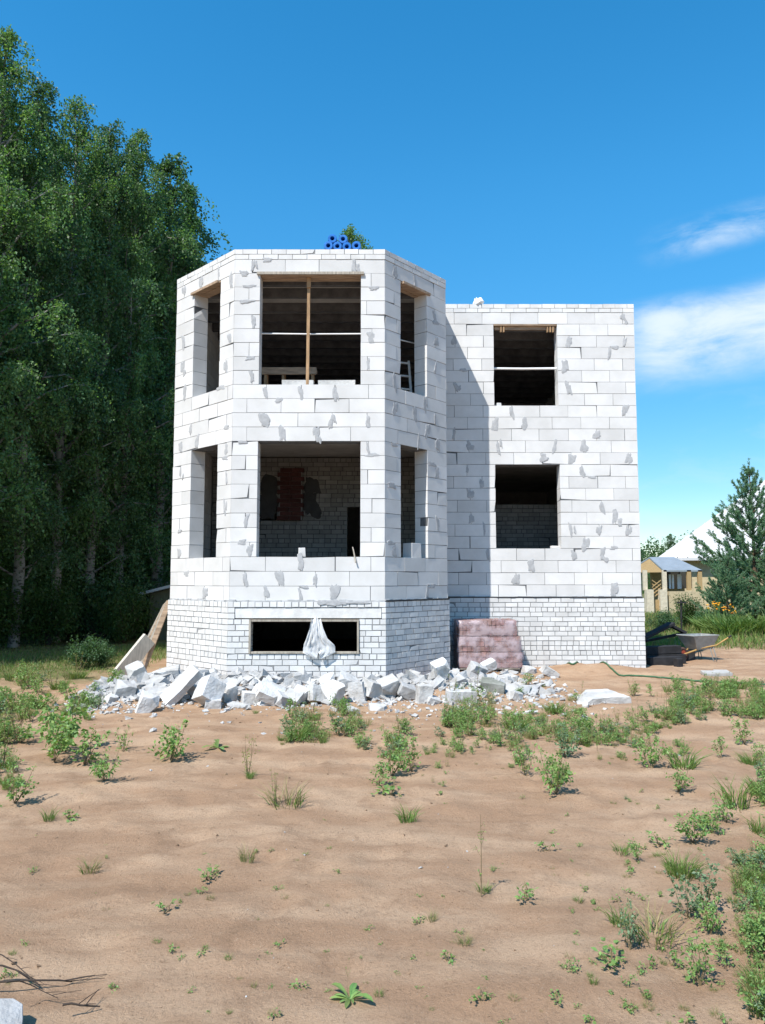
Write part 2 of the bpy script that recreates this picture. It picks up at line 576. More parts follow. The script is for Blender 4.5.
def ground_material():
    m = bpy.data.materials.new('sandy_soil')
    m.use_nodes = True
    t = m.node_tree
    b = t.nodes['Principled BSDF']
    b.inputs['Roughness'].default_value = 0.97
    b.inputs['Specular IOR Level'].default_value = 0.1
    tcn = N(t, 'ShaderNodeTexCoord')
    P = tcn.outputs['Object']

    def nz(scale, detail=5, rough=0.6, st=None):
        v = P
        if st:
            mp = N(t, 'ShaderNodeMapping')
            mp.inputs['Scale'].default_value = st
            mp.inputs['Rotation'].default_value = (0, 0, 0.25)
            t.links.new(P, mp.inputs[0])
            v = mp.outputs[0]
        n = N(t, 'ShaderNodeTexNoise', inp={'Scale': scale, 'Detail': detail, 'Roughness': rough})
        t.links.new(v, n.inputs['Vector'])
        return n.outputs[0]

    def mixc(fac, a, c2):
        n = N(t, 'ShaderNodeMixRGB')
        t.links.new(fac, n.inputs[0])
        if isinstance(a, tuple):
            n.inputs[1].default_value = (*a, 1)
        else:
            t.links.new(a, n.inputs[1])
        n.inputs[2].default_value = (*c2, 1)
        return n.outputs[0]
    c = mixc(sstep(t, nz(0.8, 6, 0.62, (1, 2.6, 1)), 0.38, 0.66), (0.342, 0.217, 0.135), (0.450, 0.312, 0.206))
    c = mixc(mth(t, 'MULTIPLY', sstep(t, nz(2.4, 8, 0.75), 0.50, 0.70), 0.65), c, (0.235, 0.148, 0.092))
    c = mixc(mth(t, 'MULTIPLY', sstep(t, nz(55, 5, 0.85), 0.50, 0.66), 0.65), c, (0.20, 0.132, 0.082))
    c = mixc(mth(t, 'MULTIPLY', sstep(t, nz(14, 5, 0.7), 0.60, 0.70), 0.5), c, (0.20, 0.125, 0.075))
    c = mixc(mth(t, 'MULTIPLY', sstep(t, nz(90, 2, 0.7), 0.60, 0.75), 0.5), c, (0.50, 0.40, 0.30))
    s3 = N(t, 'ShaderNodeSeparateXYZ')
    t.links.new(P, s3.inputs[0])
    x, y = s3.outputs[0], s3.outputs[1]
    wob = mth(t, 'MULTIPLY', mth(t, 'SUBTRACT', nz(0.7, 5), 0.5), 4.0)
    fl = mth(t, 'MULTIPLY', sstep(t, mth(t, 'ADD', y, wob), 12.6, 14.8), sstep(t, mth(t, 'ADD', mth(t, 'MULTIPLY', x, -1.0), wob), 4.6, 6.2))
    fr = mth(t, 'MULTIPLY', sstep(t, mth(t, 'ADD', y, wob), 19.5, 23), sstep(t, mth(t, 'ADD', x, wob), 3.0, 6.0))
    fb = sstep(t, y, 24, 28)
    gf = mth(t, 'MAXIMUM', mth(t, 'MAXIMUM', fl, fr), fb)
    gcol = mixc(sstep(t, nz(3.0, 5), 0.4, 0.62), (0.075, 0.105, 0.03), (0.17, 0.16, 0.075))
    n = N(t, 'ShaderNodeMixRGB')
    t.links.new(mth(t, 'MULTIPLY', gf, 0.9), n.inputs[0])
    t.links.new(c, n.inputs[1])
    t.links.new(gcol, n.inputs[2])
    t.links.new(n.outputs[0], b.inputs['Base Color'])
    b1 = N(t, 'ShaderNodeBump', inp={'Strength': 0.8, 'Distance': 0.025})
    t.links.new(mth(t, 'ADD', mth(t, 'MULTIPLY', nz(9, 9, 0.82), 1.4), mth(t, 'MULTIPLY', nz(75, 4, 0.8), 0.45)), b1.inputs['Height'])
    t.links.new(b1.outputs[0], b.inputs['Normal'])
    return m


M['ground'] = ground_material()
gobj = g_.build('ground', M['ground'], smooth=True)
gobj['kind'] = 'structure'
# ------------------------------------------------------------------ the unfinished house
ZB = 1.45            # top of the brick plinth
HC = 0.253           # block course
NC = 24
ZN = ZB + NC * HC
ZT = ZN + 0.19
PB0 = (-4.047, 24.0)
PA = (-4.047, 14.765)
PF0 = (-2.64, 13.352)
PF1 = (0.041, 13.352)
PD = (1.241, 14.765)
PE = (1.241, 16.115)
PW = (5.39, 16.115)
PR = (5.39, 24.0)
FOOT = [PB0, PA, PF0, PF1, PD, PE, PW, PR]
TH = 0.30


def dirn(a, b):
    v = np.array(b) - np.array(a)
    L = np.linalg.norm(v)
    return v / L, L


def miter(a, b, c):
    d0, _ = dirn(a, b)
    d1, _ = dirn(b, c)
    ang = math.atan2(d0[0] * d1[1] - d0[1] * d1[0], d0 @ d1)
    return math.tan(ang / 2)


def hexa(mb, p0, d, nrm, s0, s1, z0, z1, o, th, in0, in1, mi, rng=None, jit=0.0, chip=0.0):
    """block from s0..s1 along the wall, outer face o proud of the wall line, inner ends shifted by in0/in1"""
    p0 = np.array([*p0, 0.0])
    d3 = np.array([*d, 0.0])
    n3 = np.array([*nrm, 0.0])
    q = []
    e0, e1 = -in0 / th * o, -in1 / th * o
    for z in (z0, z1):
        for s_, oo in ((s0 + e0, o), (s1 + e1, o), (s1 + in1, -th), (s0 + in0, -th)):
            q.append(p0 + d3 * s_ + n3 * oo + np.array([0, 0, z]))
    q = np.array(q)
    if rng is not None:
        q = q + rng.uniform(-jit, jit, q.shape)
        if chip and rng.rand() < chip and s1 - s0 > .15:      # a corner knocked off
            k, top = rng.randint(2), rng.randint(2)
            q[k + 4 * top] += (d3 * (1 if k == 0 else -1) * rng.uniform(.01, .035) - n3 * rng.uniform(.0, .003)
                               + np.array([0, 0, (-1 if top else 1) * rng.uniform(.008, .028)]))
    mb.add(q, HEXF, mi)


def smear(mb, p0, d, nrm, s, z, w, h, o, rng, mi):
    """an uneven dab of mortar standing a few mm proud of the face"""
    n = 26
    a = np.arange(n) / n * 2 * np.pi
    r = 1 + 0.16 * np.sin(2 * a + rng.uniform(0, 6)) + 0.15 * np.sin(3 * a + rng.uniform(0, 6)) + 0.10 * np.sin(5 * a + rng.uniform(0, 6)) + rng.uniform(-0.13, 0.13, n)
    pw = rng.uniform(.45, .95)
    ca, sa = np.cos(a), np.sin(a)
    ca = np.sign(ca) * np.abs(ca) ** pw * r
    sa = np.sign(sa) * np.abs(sa) ** pw * r
    P0 = np.array([*p0, 0.0])
    d3 = np.array([*d, 0.0])
    n3 = np.array([*nrm, 0.0])
    lean = rng.uniform(-0.2, 0.2)
    rows = []
    for k, oo in ((1.0, o - 0.008), (0.96, o + 0.002), (0.6, o + 0.0045)):
        ss = s + (ca * w / 2 + lean * sa * h / 2) * k
        zz = z + sa * h / 2 * k
        rows.append(P0 + d3 * ss[:, None] + n3 * (oo + (rng.uniform(-.001, .001, n)[:, None] if k < 1 else 0)) + np.stack([0 * zz, 0 * zz, zz], 1))
    v = np.concatenate(rows)
    i = np.arange(n)
    j = (i + 1) % n
    for b0 in (0, n):
        mb.add(v, np.stack([b0 + i, b0 + j, b0 + n + j, b0 + n + i], 1), mi) if b0 == 0 else s_add_faces(mb, v, np.stack([b0 + i, b0 + j, b0 + n + j, b0 + n + i], 1), mi)
    s_add_faces(mb, v, (2 * n + i)[None, :], mi)


def s_add_faces(mb, v, f, mi):
    """more faces on the vertices added last"""
    mb.f.append((f + mb.n - len(v), mi))


def wall(mb, a, b, m0, m1, z0, n, hc, openings, unit, th, gap, seed, jit=0.0025, proud=0.0, rec=0.010, smears=0.0,
         headers=None, minp=0.10, endgap=True, offs=None):
    """courses of blocks with recessed mortar between them; material 0 block, 1 mortar, 2 smear"""
    rng = np.random.RandomState(seed)
    d, L = dirn(a, b)
    nrm = np.array([d[1], -d[0]])
    for c in range(n):
        zz0, zz1 = z0 + c * hc, z0 + (c + 1) * hc
        cuts = [(0.0, L)]
        for (s0, s1, c0, c1) in openings:
            if c0 <= c < c1:
                new = []
                for (u0, u1) in cuts:
                    if s1 <= u0 or s0 >= u1:
                        new.append((u0, u1))
                    else:
                        if s0 - u0 > 0.03:
                            new.append((u0, s0))
                        if u1 - s1 > 0.03:
                            new.append((s1, u1))
                cuts = new
        u = unit
        off = (0.5 * u if c % 2 else 0.0) + rng.uniform(-0.09, 0.09) * u
        if headers and headers(c):
            u = (unit - 0.01) / 2
            off = 0.25 * unit + rng.uniform(-0.03, 0.03)
        if offs:
            off += offs
        for (u0, u1) in cuts:
            i0 = m0 * th if u0 < 1e-6 else 0.0
            i1 = -m1 * th if u1 > L - 1e-6 else 0.0
            hexa(mb, a, d, nrm, u0 + (0 if u0 < 1e-6 else 0.008), u1 - (0 if u1 > L - 1e-6 else 0.008), zz0 - 0.006, zz1 - 0.006,
                 -rec + proud, th - rec, i0 * (th - rec) / th, i1 * (th - rec) / th, 1)
            k = math.floor((u0 - off) / u)
            js = []
            while True:
                k += 1
                s_ = off + k * u
                if s_ > u1 - minp:
                    break
                if s_ > u0 + minp:
                    js.append(s_ + rng.uniform(-0.012, 0.012) * (u / 0.6))
            edges = [u0] + js + [u1]
            for q in range(len(edges) - 1):
                e0, e1 = edges[q], edges[q + 1]
                wide = 1.0
                if smears and rng.rand() < .07:
                    wide = rng.uniform(1.8, 3.2)
                g0 = gap / 2 * wide if q > 0 else (0.0015 if u0 < 1e-6 else 0)
                g1 = gap / 2 if q < len(edges) - 2 else (0.0015 if u1 > L - 1e-6 else 0)
                gj = gap * rng.uniform(0.6, 1.3)
                hexa(mb, a, d, nrm, e0 + g0 * rng.uniform(0.6, 1.4), e1 - g1 * rng.uniform(0.6, 1.4), zz0 + gj / 2, zz1 - gj / 2,
                     proud + rng.uniform(-jit, jit), th, i0 if q == 0 else 0, i1 if q == len(edges) - 2 else 0, 0, rng, jit * 0.45, .12 if smears else .04)
            if smears:
                for s_ in js:
                    if rng.rand() < smears:
                        w = rng.uniform(0.05, 0.15)
                        h = hc * rng.uniform(0.65, 1.2)
                        w = min(w, 2 * (s_ - u0) - .03, 2 * (u1 - s_) - .03)
                        if w > .03:
                            smear(mb, a, d, nrm, s_ + rng.uniform(-0.02, 0.02), (zz0 + zz1) / 2 + rng.uniform(-0.04, 0.04), w, h, proud + 0.003, rng, 2)
                            if rng.rand() < .35 and u1 - s_ > .2:
                                smear(mb, a, d, nrm, s_ + rng.uniform(0.03, 0.09), (zz0 + zz1) / 2 + rng.uniform(-0.12, 0.08), w * .8, h * .6, proud + 0.0038, rng, 2)
                if rng.rand() < smears * 0.35 and u1 - u0 > 0.35:
                    s_ = rng.uniform(u0 + 0.14, u1 - 0.14)
                    smear(mb, a, d, nrm, s_, zz1 + rng.uniform(-0.03, 0.02), rng.uniform(0.14, 0.26), rng.uniform(0.06, 0.10), proud + 0.003, rng, 2)


house = empty('unfinished_house', (0, 0, 0), label='two storey unfinished house of white aerated blocks with a bay and no windows', cat='house')
P_ = FOOT
n_ = len(P_)
MIT = [miter(P_[(i - 1) % n_], P_[i], P_[(i + 1) % n_]) for i in range(n_)]
OPEN = {1: [(0.35 * 0 + 1.995 * (1 - 0.675), 1.995 * (1 - 0.222), 3, 11), (1.995 * (1 - 0.675), 1.995 * (1 - 0.222), 15, 23)],
        2: [(0.455, 2.255, 3, 11), (0.455, 2.255, 15, 23)],
        3: [(1.855 * 0.239, 1.855 * 0.667, 3, 11), (1.855 * 0.239, 1.855 * 0.667, 15, 23)],
        5: [(1.135, 2.50, 4, 11), (1.135, 2.50, 16, 23)],
        0: [], 4: [], 6: []}
# plinth, block walls and parapet: each facade of blocks is one part, its blocks and joints are the part's own pattern
GRP = {'bay_wall': [1, 2, 3, 4], 'wing_wall': [5], 'end_wall': [0, 6]}
SM = {1: 0.34, 2: 0.42, 3: 0.5, 4: 0.15, 5: 0.36, 0: 0.1, 6: 0.1}
for nm, segs in GRP.items():
    mb = MB()
    for i in segs:
        wall(mb, P_[i], P_[i + 1], MIT[i], MIT[i + 1], ZB, NC, HC, OPEN[i], 0.604, TH, 0.008, 100 + i, jit=0.0035, smears=SM[i])
    mb.build(nm, [M['block'], M['mortar'], M['smear']], house, bevel=0.004)
# two thin brick courses on top
mb = MB()
for i in range(7):
    wall(mb, P_[i], P_[i + 1], MIT[i], MIT[i + 1], ZN, 2, 0.095, [], 0.26, 0.25, 0.010, 200 + i, jit=0.003, proud=0.006)
mb.build('parapet', [M['brick'], M['bmortar'], M['smear']], house, bevel=0.003)
# brick plinth
mb = MB()
HB = 0.0985
NB = 16
ZP = ZB - NB * HB - 0.012
b0_, b1_ = 0.35, 2.245
for i in range(7):
    op = [(b0_, b1_, 7, 13), (0.10, 2.63, 13, 15)] if i == 2 else []
    hd = (lambda c, i=i: (c % 3 == 0) if i != 5 else (c % 4 in (1,)) or c in (4, 6))
    wall(mb, P_[i], P_[i + 1], MIT[i], MIT[i + 1], ZP, NB, HB, op, 0.26, TH + 0.08, 0.014, 300 + i, jit=0.003, proud=0.035, rec=0.008, headers=hd, minp=0.05)
mb.build('brick_plinth', [M['brick'], M['bmortar'], M['smear']], house, bevel=0.003)
# mortar bed between plinth and blocks: ragged dark line
mb = MB()
rng = np.random.RandomState(5)
for i in range(1, 6):
    d, L = dirn(P_[i], P_[i + 1])
    nrm = np.array([d[1], -d[0]])
    k = int(L / 0.11)
    for q in range(k):
        s0, s1 = L * q / k, L * (q + 1) / k
        up = rng.uniform(0.0, 0.022)
        hexa(mb, P_[i], d, nrm, s0, s1 + 0.004, ZB - 0.022, ZB + 0.004 + up * (rng.rand() < .6), 0.004 + rng.uniform(0.0, 0.022), 0.04, 0, 0, 0, rng, 0.004)
for (s_, w, h) in ((1.72, 0.34, 0.10), (1.9, .2, .09), (2.2, 0.4, 0.05)):
    d, L = dirn(P_[2], P_[3])
    smear(mb, P_[2], d, np.array([d[1], -d[0]]), s_, ZB - 0.03, w, h, 0.045, rng, 0)
mb.build('mortar_bed', [M['smear']], house)
# tar felt strip showing as a dark line between plinth and blocks
mb = MB()
for i in (3, 4, 5):
    d, L = dirn(P_[i], P_[i + 1])
    nrm = np.array([d[1], -d[0]])
    k = int(L / 0.35)
    for q in range(k):
        hexa(mb, P_[i], d, nrm, L * q / k, L * (q + 1) / k + .002, ZB - .013, ZB + .006 + rng.uniform(0, .008), 0.040 + rng.uniform(0, .008), -.01, 0, 0, 0)
mb.build('felt_strip', [mat('tar_felt', (.035, .035, .037), .8)], house)
# concrete lintel over the basement opening
mb = MB()
box(mb, (-2.64 + (0.105 + 2.625) / 2, 13.352 + 0.145, ZP + 14 * HB + 0.002), (2.515, 0.33, 2 * HB - 0.014))
mb.build('concrete_lintel', [mat('pale_lintel', (0.70, 0.70, 0.69), 0.9, col2=(0.55, 0.54, 0.52), scale=5, bump=.3)], house, bevel=0.006)
# basement window: timber frame
zb0, zb1 = ZP + 7 * HB - 0.005, ZP + 13 * HB - 0.005
x0, x1 = -2.64 + b0_, -2.64 + b1_
mb = MB()
yf = 13.352 - 0.045
for (c, d_) in (((x0 + .022, yf + .03, (zb0 + zb1) / 2), (.036, .09, zb1 - zb0 - .012)), ((x1 - .022, yf + .03, (zb0 + zb1) / 2), (.036, .09, zb1 - zb0 - .012)),
                (((x0 + x1) / 2, yf + .032, zb0 + .024), (x1 - x0 - .085, .085, .036)), (((x0 + x1) / 2, yf + .032, zb1 - .024), (x1 - x0 - .085, .085, .036))):
    box(mb, c, d_)
mb.build('window_frame', [M['woodgrey']], house, bevel=0.004)

# floors, ceilings


def prism(mb, poly, z0, z1, mi_top=0, mi_bot=0):
    n = len(poly)
    v = [(x, y, z0) for x, y in poly] + [(x, y, z1) for x, y in poly]
    base = mb.n
    mb.add(v, np.arange(n)[::-1][None, :], mi_bot)
    mb.f.append((np.arange(n, 2 * n)[None, :] + base, mi_top))
    i = np.arange(n)
    j = (i + 1) % n
    mb.f.append((np.stack([i, j, j + n, i + n], 1) + base, mi_top))


def inset(poly, t):
    n = len(poly)
    o = []
    for i in range(n):
        d0, _ = dirn(poly[i - 1], poly[i])
        n0 = np.array([-d0[1], d0[0]])
        p = np.array(poly[i]) + n0 * t + d0 * (-MIT[i] * t)
        o.append(tuple(p))
    return o


INN = inset(FOOT, TH - 0.05)
for nm, za, zb_ in (('ground_floor_slab', 1.20, 1.41), ('upper_floor_slab', 4.50, 4.72), ('roof_slab', ZN - 0.10, ZN + 0.09)):
    mb = MB()
    prism(mb, INN, za, zb_)
    mb.build(nm.replace('ground_floor_slab', 'floor_slab').replace('upper_floor_slab', 'floor_slab'), [M['soffit'] if nm != 'ground_floor_slab' else mat('darkened_floor', (.14, .13, .12), .95, var=.3)], house)  # ground floor colour darkened so the rooms stay dim
# joists under the roof slab, running across the rooms
mb = MB()
for y in np.arange(15.3, 23.6, 0.62):
    box(mb, (-1.40 if y < 16.5 else 0.67, y, ZN - 0.19), (4.6 if y < 16.5 else 8.8, 0.10, 0.174))
for y in (13.9, 14.5):
    w = (y - 13.35) * 1.7 + 2.2
    box(mb, (-1.3, y, ZN - 0.19), (w, 0.10, 0.174))
mb.build('ceiling_joists', [mat('joist', (0.13, 0.13, 0.135), 0.9, var=.4, scale=5)], house)
# interior walls: brick wall across the bay room (lower), partition in the wing
mb = MB()
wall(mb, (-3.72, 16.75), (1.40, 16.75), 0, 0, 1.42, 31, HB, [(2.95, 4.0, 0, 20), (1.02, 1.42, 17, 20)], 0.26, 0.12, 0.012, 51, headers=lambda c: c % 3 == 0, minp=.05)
mb.build('interior_wall', [mat('dusty_brick', (0.22, 0.215, 0.20), 0.9, island=.2, var=.2), M['imortar'], M['smear']], house)  # white brick, the dimness of the room put into its colour
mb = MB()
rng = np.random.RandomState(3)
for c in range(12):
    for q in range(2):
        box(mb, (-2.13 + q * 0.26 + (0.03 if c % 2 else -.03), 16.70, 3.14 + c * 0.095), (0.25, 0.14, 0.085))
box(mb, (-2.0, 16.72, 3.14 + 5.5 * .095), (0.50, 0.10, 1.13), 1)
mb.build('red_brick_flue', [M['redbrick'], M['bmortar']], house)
rng = np.random.RandomState(8)  # irregular dark patches on the lower interior brick wall
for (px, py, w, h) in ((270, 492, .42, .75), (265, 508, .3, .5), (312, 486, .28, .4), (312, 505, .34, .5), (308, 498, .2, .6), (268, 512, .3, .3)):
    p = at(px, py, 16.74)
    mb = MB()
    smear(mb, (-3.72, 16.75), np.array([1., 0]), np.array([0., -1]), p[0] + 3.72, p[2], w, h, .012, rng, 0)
    mb.build('dark_patch', [M['wall_dark']], house)
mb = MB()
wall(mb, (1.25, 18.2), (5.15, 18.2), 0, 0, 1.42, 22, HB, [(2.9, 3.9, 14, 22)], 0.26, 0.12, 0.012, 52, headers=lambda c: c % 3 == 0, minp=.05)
mb.build('partition_wall', [mat('dimmed_brick_b', (0.22, 0.215, 0.20), 0.9, island=.2, var=.2), M['imortar'], M['smear']], house)  # brick colour darkened to stand in for interior shade
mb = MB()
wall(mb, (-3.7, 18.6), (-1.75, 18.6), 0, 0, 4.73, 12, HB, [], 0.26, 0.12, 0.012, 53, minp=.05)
mb.build('partition_wall', [mat('dimmed_brick_b', (0.22, 0.215, 0.20), 0.9, island=.2, var=.2), M['imortar'], M['smear']], house)  # same darkened brick, shade put into the colour
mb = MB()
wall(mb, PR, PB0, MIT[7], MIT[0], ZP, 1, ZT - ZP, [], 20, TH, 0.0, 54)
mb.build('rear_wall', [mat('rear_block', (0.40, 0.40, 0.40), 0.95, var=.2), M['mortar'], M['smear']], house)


# shuttering boards left under the lintels
def boards_at(i, s0, s1, z, proud, thick=0.035, over=0.04, n=3, tilt=0.0, name='lintel_board', seed=1):
    d, L = dirn(P_[i], P_[i + 1])
    nrm = np.array([d[1], -d[0]])
    rng = np.random.RandomState(seed)
    mb = MB()
    w = (TH + proud) / n
    for k in range(n):
        o = proud - k * w
        hexa(mb, P_[i], d, nrm, s0 - 0, s1 + 0, z - thick + rng.uniform(-.006, .006), z - 0.004, o - .004, -(o - w + .004), 0, 0, 0)
    mb.build(name, [M['woodx']], house, bevel=0.002)


zt2 = ZB + 23 * HC
boards_at(2, 0.459, 2.251, zt2, 0.0, seed=1)
boards_at(1, 1.995 * .325 + .004, 1.995 * .778 - .004, zt2, 0.0, seed=2)
boards_at(3, 1.855 * .239 + .004, 1.855 * .667 - .004, zt2, 0.0, seed=3)
boards_at(5, 1.139, 2.496, zt2, 0.0, seed=4)
# long edge boards that stick out past the opening
def edge_board(i, s0, s1, z, o, w=0.04, h=0.05, m='woodx'):
    d, L = dirn(P_[i], P_[i + 1])
    nrm = np.array([d[1], -d[0]])
    mb = MB()
    a = np.array([*(np.array(P_[i]) + d * s0 + nrm * o), z])
    b = np.array([*(np.array(P_[i]) + d * s1 + nrm * o), z])
    beam(mb, a, b, w, h)
    mb.build('shuttering_board', [M[m]], house, bevel=0.003)


edge_board(2, 0.40, 2.31, zt2 - 0.01, 0.025, m='woodgrey')
edge_board(1, 0.58, 1.50, zt2 - 0.02, 0.03)
edge_board(3, 0.50, 1.32, zt2 - 0.02, 0.02)
edge_board(5, 1.17, 2.47, zt2 - 0.06, -0.08, h=0.09)
for s_ in (1.30, 1.36, 2.30, 2.36, 2.42):
    mb = MB()
    box(mb, (1.241 + s_, 16.115 + 0.05, zt2 - 0.10), (0.03, 0.06, 0.13))
    mb.build('nailing_cleat', [M['wood']], house)

# things inside the openings
t = empty('timber_prop', (*at(307.5, 379, 13.50)[:2], ZB + 15 * HC), label='thin upright timber prop in the middle of the wide upper bay opening', cat='prop')
mb = MB()
beam(mb, (0.0, 0, 0.0), (0.012, 0.0, 8 * HC - 0.045), 0.055, 0.045, up=(0, 1, 0))
mb.build('post', [M['wood']], t, bevel=0.003)
mb = MB()
box(mb, (0.012, -0.035, 8 * HC - 0.12), (0.075, 0.022, 0.2))
mb.build('cleat', [M['wood']], t, bevel=0.002)
mb = MB()
box(mb, (0.0, 0.0, 0.012), (0.12, 0.09, 0.024))
mb.build('foot_board', [M['woodgrey']], t)

zz = at(307, 333.5, 13.62)[2]
mb = MB()
tube(mb, [(-2.30, 13.62, zz), (-1.3, 13.62, zz - .012), (-0.28, 13.62, zz - 0.006)], 0.014, 8)
thing_tag(mb.build('metal_bar', [M['whitepaint']], smooth=True), 'thin white bar across the wide upper bay opening behind the timber prop', 'bar')
zz = at(525, 368.5, 16.25)[2]
mb = MB()
tube(mb, [(2.30, 16.25, zz), (3.0, 16.25, zz - .008), (3.80, 16.25, zz)], 0.026, 8)
thing_tag(mb.build('metal_bar', [M['whitepaint']], smooth=True), 'white bar across the upper window of the flat wing', 'bar')
zz = at(407, 333.5, 14.2)[2]
mb = MB()
tube(mb, [(-0.1, 14.25, zz), (0.75, 14.9, zz)], 0.012, 8)
thing_tag(mb.build('metal_bar', [M['whitepaint']], smooth=True), 'short white bar seen through the narrow upper window on the shaded bay side', 'bar')

# low trestle of planks standing in the upper bay room
p = at(288, 371, 14.6)
t = empty('plank_trestle', (p[0], 14.6, 4.72), label='raw plank trestle just inside the wide upper bay opening', cat='trestle')
mb = MB()
hh = p[2] - 4.72
box(mb, (0, 0, hh), (1.12, 0.22, 0.05))
box(mb, (0, -0.115, hh - 0.03), (1.12, 0.025, 0.14))
mb.build('plank', [M['woodx']], t, bevel=.004)
for x in (-0.42, -0.08, 0.48):
    for y in (-0.07, 0.09):
        mb = MB()
        beam(mb, (x, y * 2.2, 0), (x, y, hh - 0.02), 0.05, 0.05, up=(0, 1, 0))
        mb.build('leg', [M['wood']], t)
# blocks lying on the sills
def sill_block(px, py, y, w, d, h, label, rz=0.1, m='block', z=None):
    q = at(px, py, y)
    mb = MB()
    box(mb, (0, 0, h / 2), (w, d, h), 0, None, 0.008, np.random.RandomState(int(px)))
    o = mb.build('loose_block', [M[m]], bevel=0.006, seg=2)
    o.location = (q[0], y, z)
    o.rotation_euler = (0, 0, rz)
    thing_tag(o, label, 'block')
    return o


z15 = ZB + 15 * HC - 0.002
z3 = ZB + 3 * HC - 0.002
sill_block(302, 555, 13.47, 0.12, 0.16, 0.16, 'small white block offcut on the sill of the wide lower bay opening', 0.12, z=z3)
sill_block(412, 555, 14.12, 0.27, 0.22, 0.27, 'white half block on the sill of the shaded narrow lower bay window', 0.85, z=z3)
sill_block(298, 381, 13.55, 0.56, 0.14, 0.115, 'flat grey block left of the prop on the upper bay sill', 0.02, 'rubblegrey', z=z15)
sill_block(337, 381, 13.55, 0.66, 0.14, 0.11, 'flat grey block right of the prop on the upper bay sill', -0.02, 'rubblegrey', z=z15)
sill_block(555, 546, 16.3, 0.18, 0.12, 0.06, 'thin white offcut on the lower window sill of the flat wing', 0.1, z=ZB + 4 * HC - 0.002)
sill_block(498.5, 404, 16.25, 0.10, 0.12, 0.07, 'tiny white offcut on the upper window sill of the flat wing', 0.1, z=ZB + 16 * HC - 0.002)
# stick leaning at the sill
mb = MB()
tube(mb, [(-0.46, 13.30, z3 - 0.10), (-0.50, 13.36, z3 + 0.10), (-0.52, 13.42, z3 + 0.17)], [.014, .012, .01], 5)
thing_tag(mb.build('wood_stick', [M['woodgrey']]), 'short grey stick hooked over the lower bay sill beside its shaded corner', 'stick')
# white plastic chair leg frame seen in the narrow window
t = empty('step_ladder', (0.42, 14.75, 4.72), 0.3, label='pale folding ladder inside the narrow upper window on the shaded bay side', cat='ladder')
for k, (a, b) in enumerate((((-.2, 0, 0), (-.2, .3, 1.45)), ((.2, 0, 0), (.2, .3, 1.45)))):
    mb = MB()
    beam(mb, a, b, .04, .03)
    mb.build('rail', [M['whitepaint']], t)
for k in range(5):
    f = (k + 1) / 5.2
    mb = MB()
    beam(mb, (-.19, .3 * f, 1.45 * f), (.19, .3 * f, 1.45 * f), .05, .03)
    mb.build('rung', [M['whitepaint']], t)

# blue foam rolls on the roof edge
RB = 0.082
mblue = mat('blue_film', (0.02, 0.17, 0.55), 0.45, var=.3, scale=12)
lab = {0: 'leftmost of the bottom row of blue rolls on the bay roof', 1: 'blue roll second from left in the bottom row on the bay roof',
       2: 'blue roll third from left in the bottom row on the bay roof', 3: 'blue roll lying apart at the right end on the bay roof',
       4: 'upper blue roll on the left, stacked on the bay roof', 5: 'upper blue roll on the right, stacked on the bay roof'}
for k, (px, row) in enumerate(((328.5, 0), (337.5, 0), (347.0, 0), (356.5, 0), (332.5, 1), (343, 1))):
    x = at(px, 245, 13.45)[0]
    mb = MB()
    n = 20
    a = np.arange(n) / n * 2 * np.pi
    L = 1.5
    rr = []
    for (r, y) in ((RB, 0), (RB, L), (RB * .45, L), (RB * .45, 0)):
        rr.append(np.stack([np.cos(a) * r, np.full(n, y), np.sin(a) * r], 1))
    v = np.concatenate(rr)
    i = np.arange(n)
    j = (i + 1) % n
    f = np.concatenate([np.stack([q * n + i, q * n + j, ((q + 1) % 4) * n + j, ((q + 1) % 4) * n + i], 1) for q in range(4)])
    mb.add(v, f)
    o = mb.build('blue_roll', [mblue], bevel=.006)
    z = ZT + RB + 0.004 + row * RB * 1.72
    o.location = (x, 13.385 + 0.02 * (k % 3), z)
    o.rotation_euler = (0, 0.3 * k, 0.03 * ((k * 7) % 5 - 2))
    thing_tag(o, lab[k], 'roll', 'blue rolls on the bay roof')
# white bag on the wing roof
def lumpy(name, mats, size, seed, sub=3, amp=0.25, fr=2.0):
    bm = bmesh.new()
    bmesh.ops.create_icosphere(bm, subdivisions=sub, radius=1)
    for v in bm.verts:
        n = mnoise.fractal(v.co * fr + Vector((seed, seed * .7, 3)), .8, 2, 4)
        v.co *= 1 + amp * n
        v.co = Vector((v.co.x * size[0], v.co.y * size[1], v.co.z * size[2]))
    for f in bm.faces:
        f.smooth = True
    me = bpy.data.meshes.new(name)
    bm.to_mesh(me)
    bm.free()
    me.materials.append(mats)
    o = bpy.data.objects.new(name, me)
    COL.objects.link(o)
    return o


p = at(478, 302, 16.25)
o = lumpy('plastic_bag', M['whitepaint'], (0.11, 0.12, 0.10), 3, amp=.5)
o.location = (p[0], 16.22, ZT + 0.06)
o.rotation_euler = (0, -.5, 0)
thing_tag(o, 'crumpled white plastic bag on the roof edge of the flat wing', 'bag')

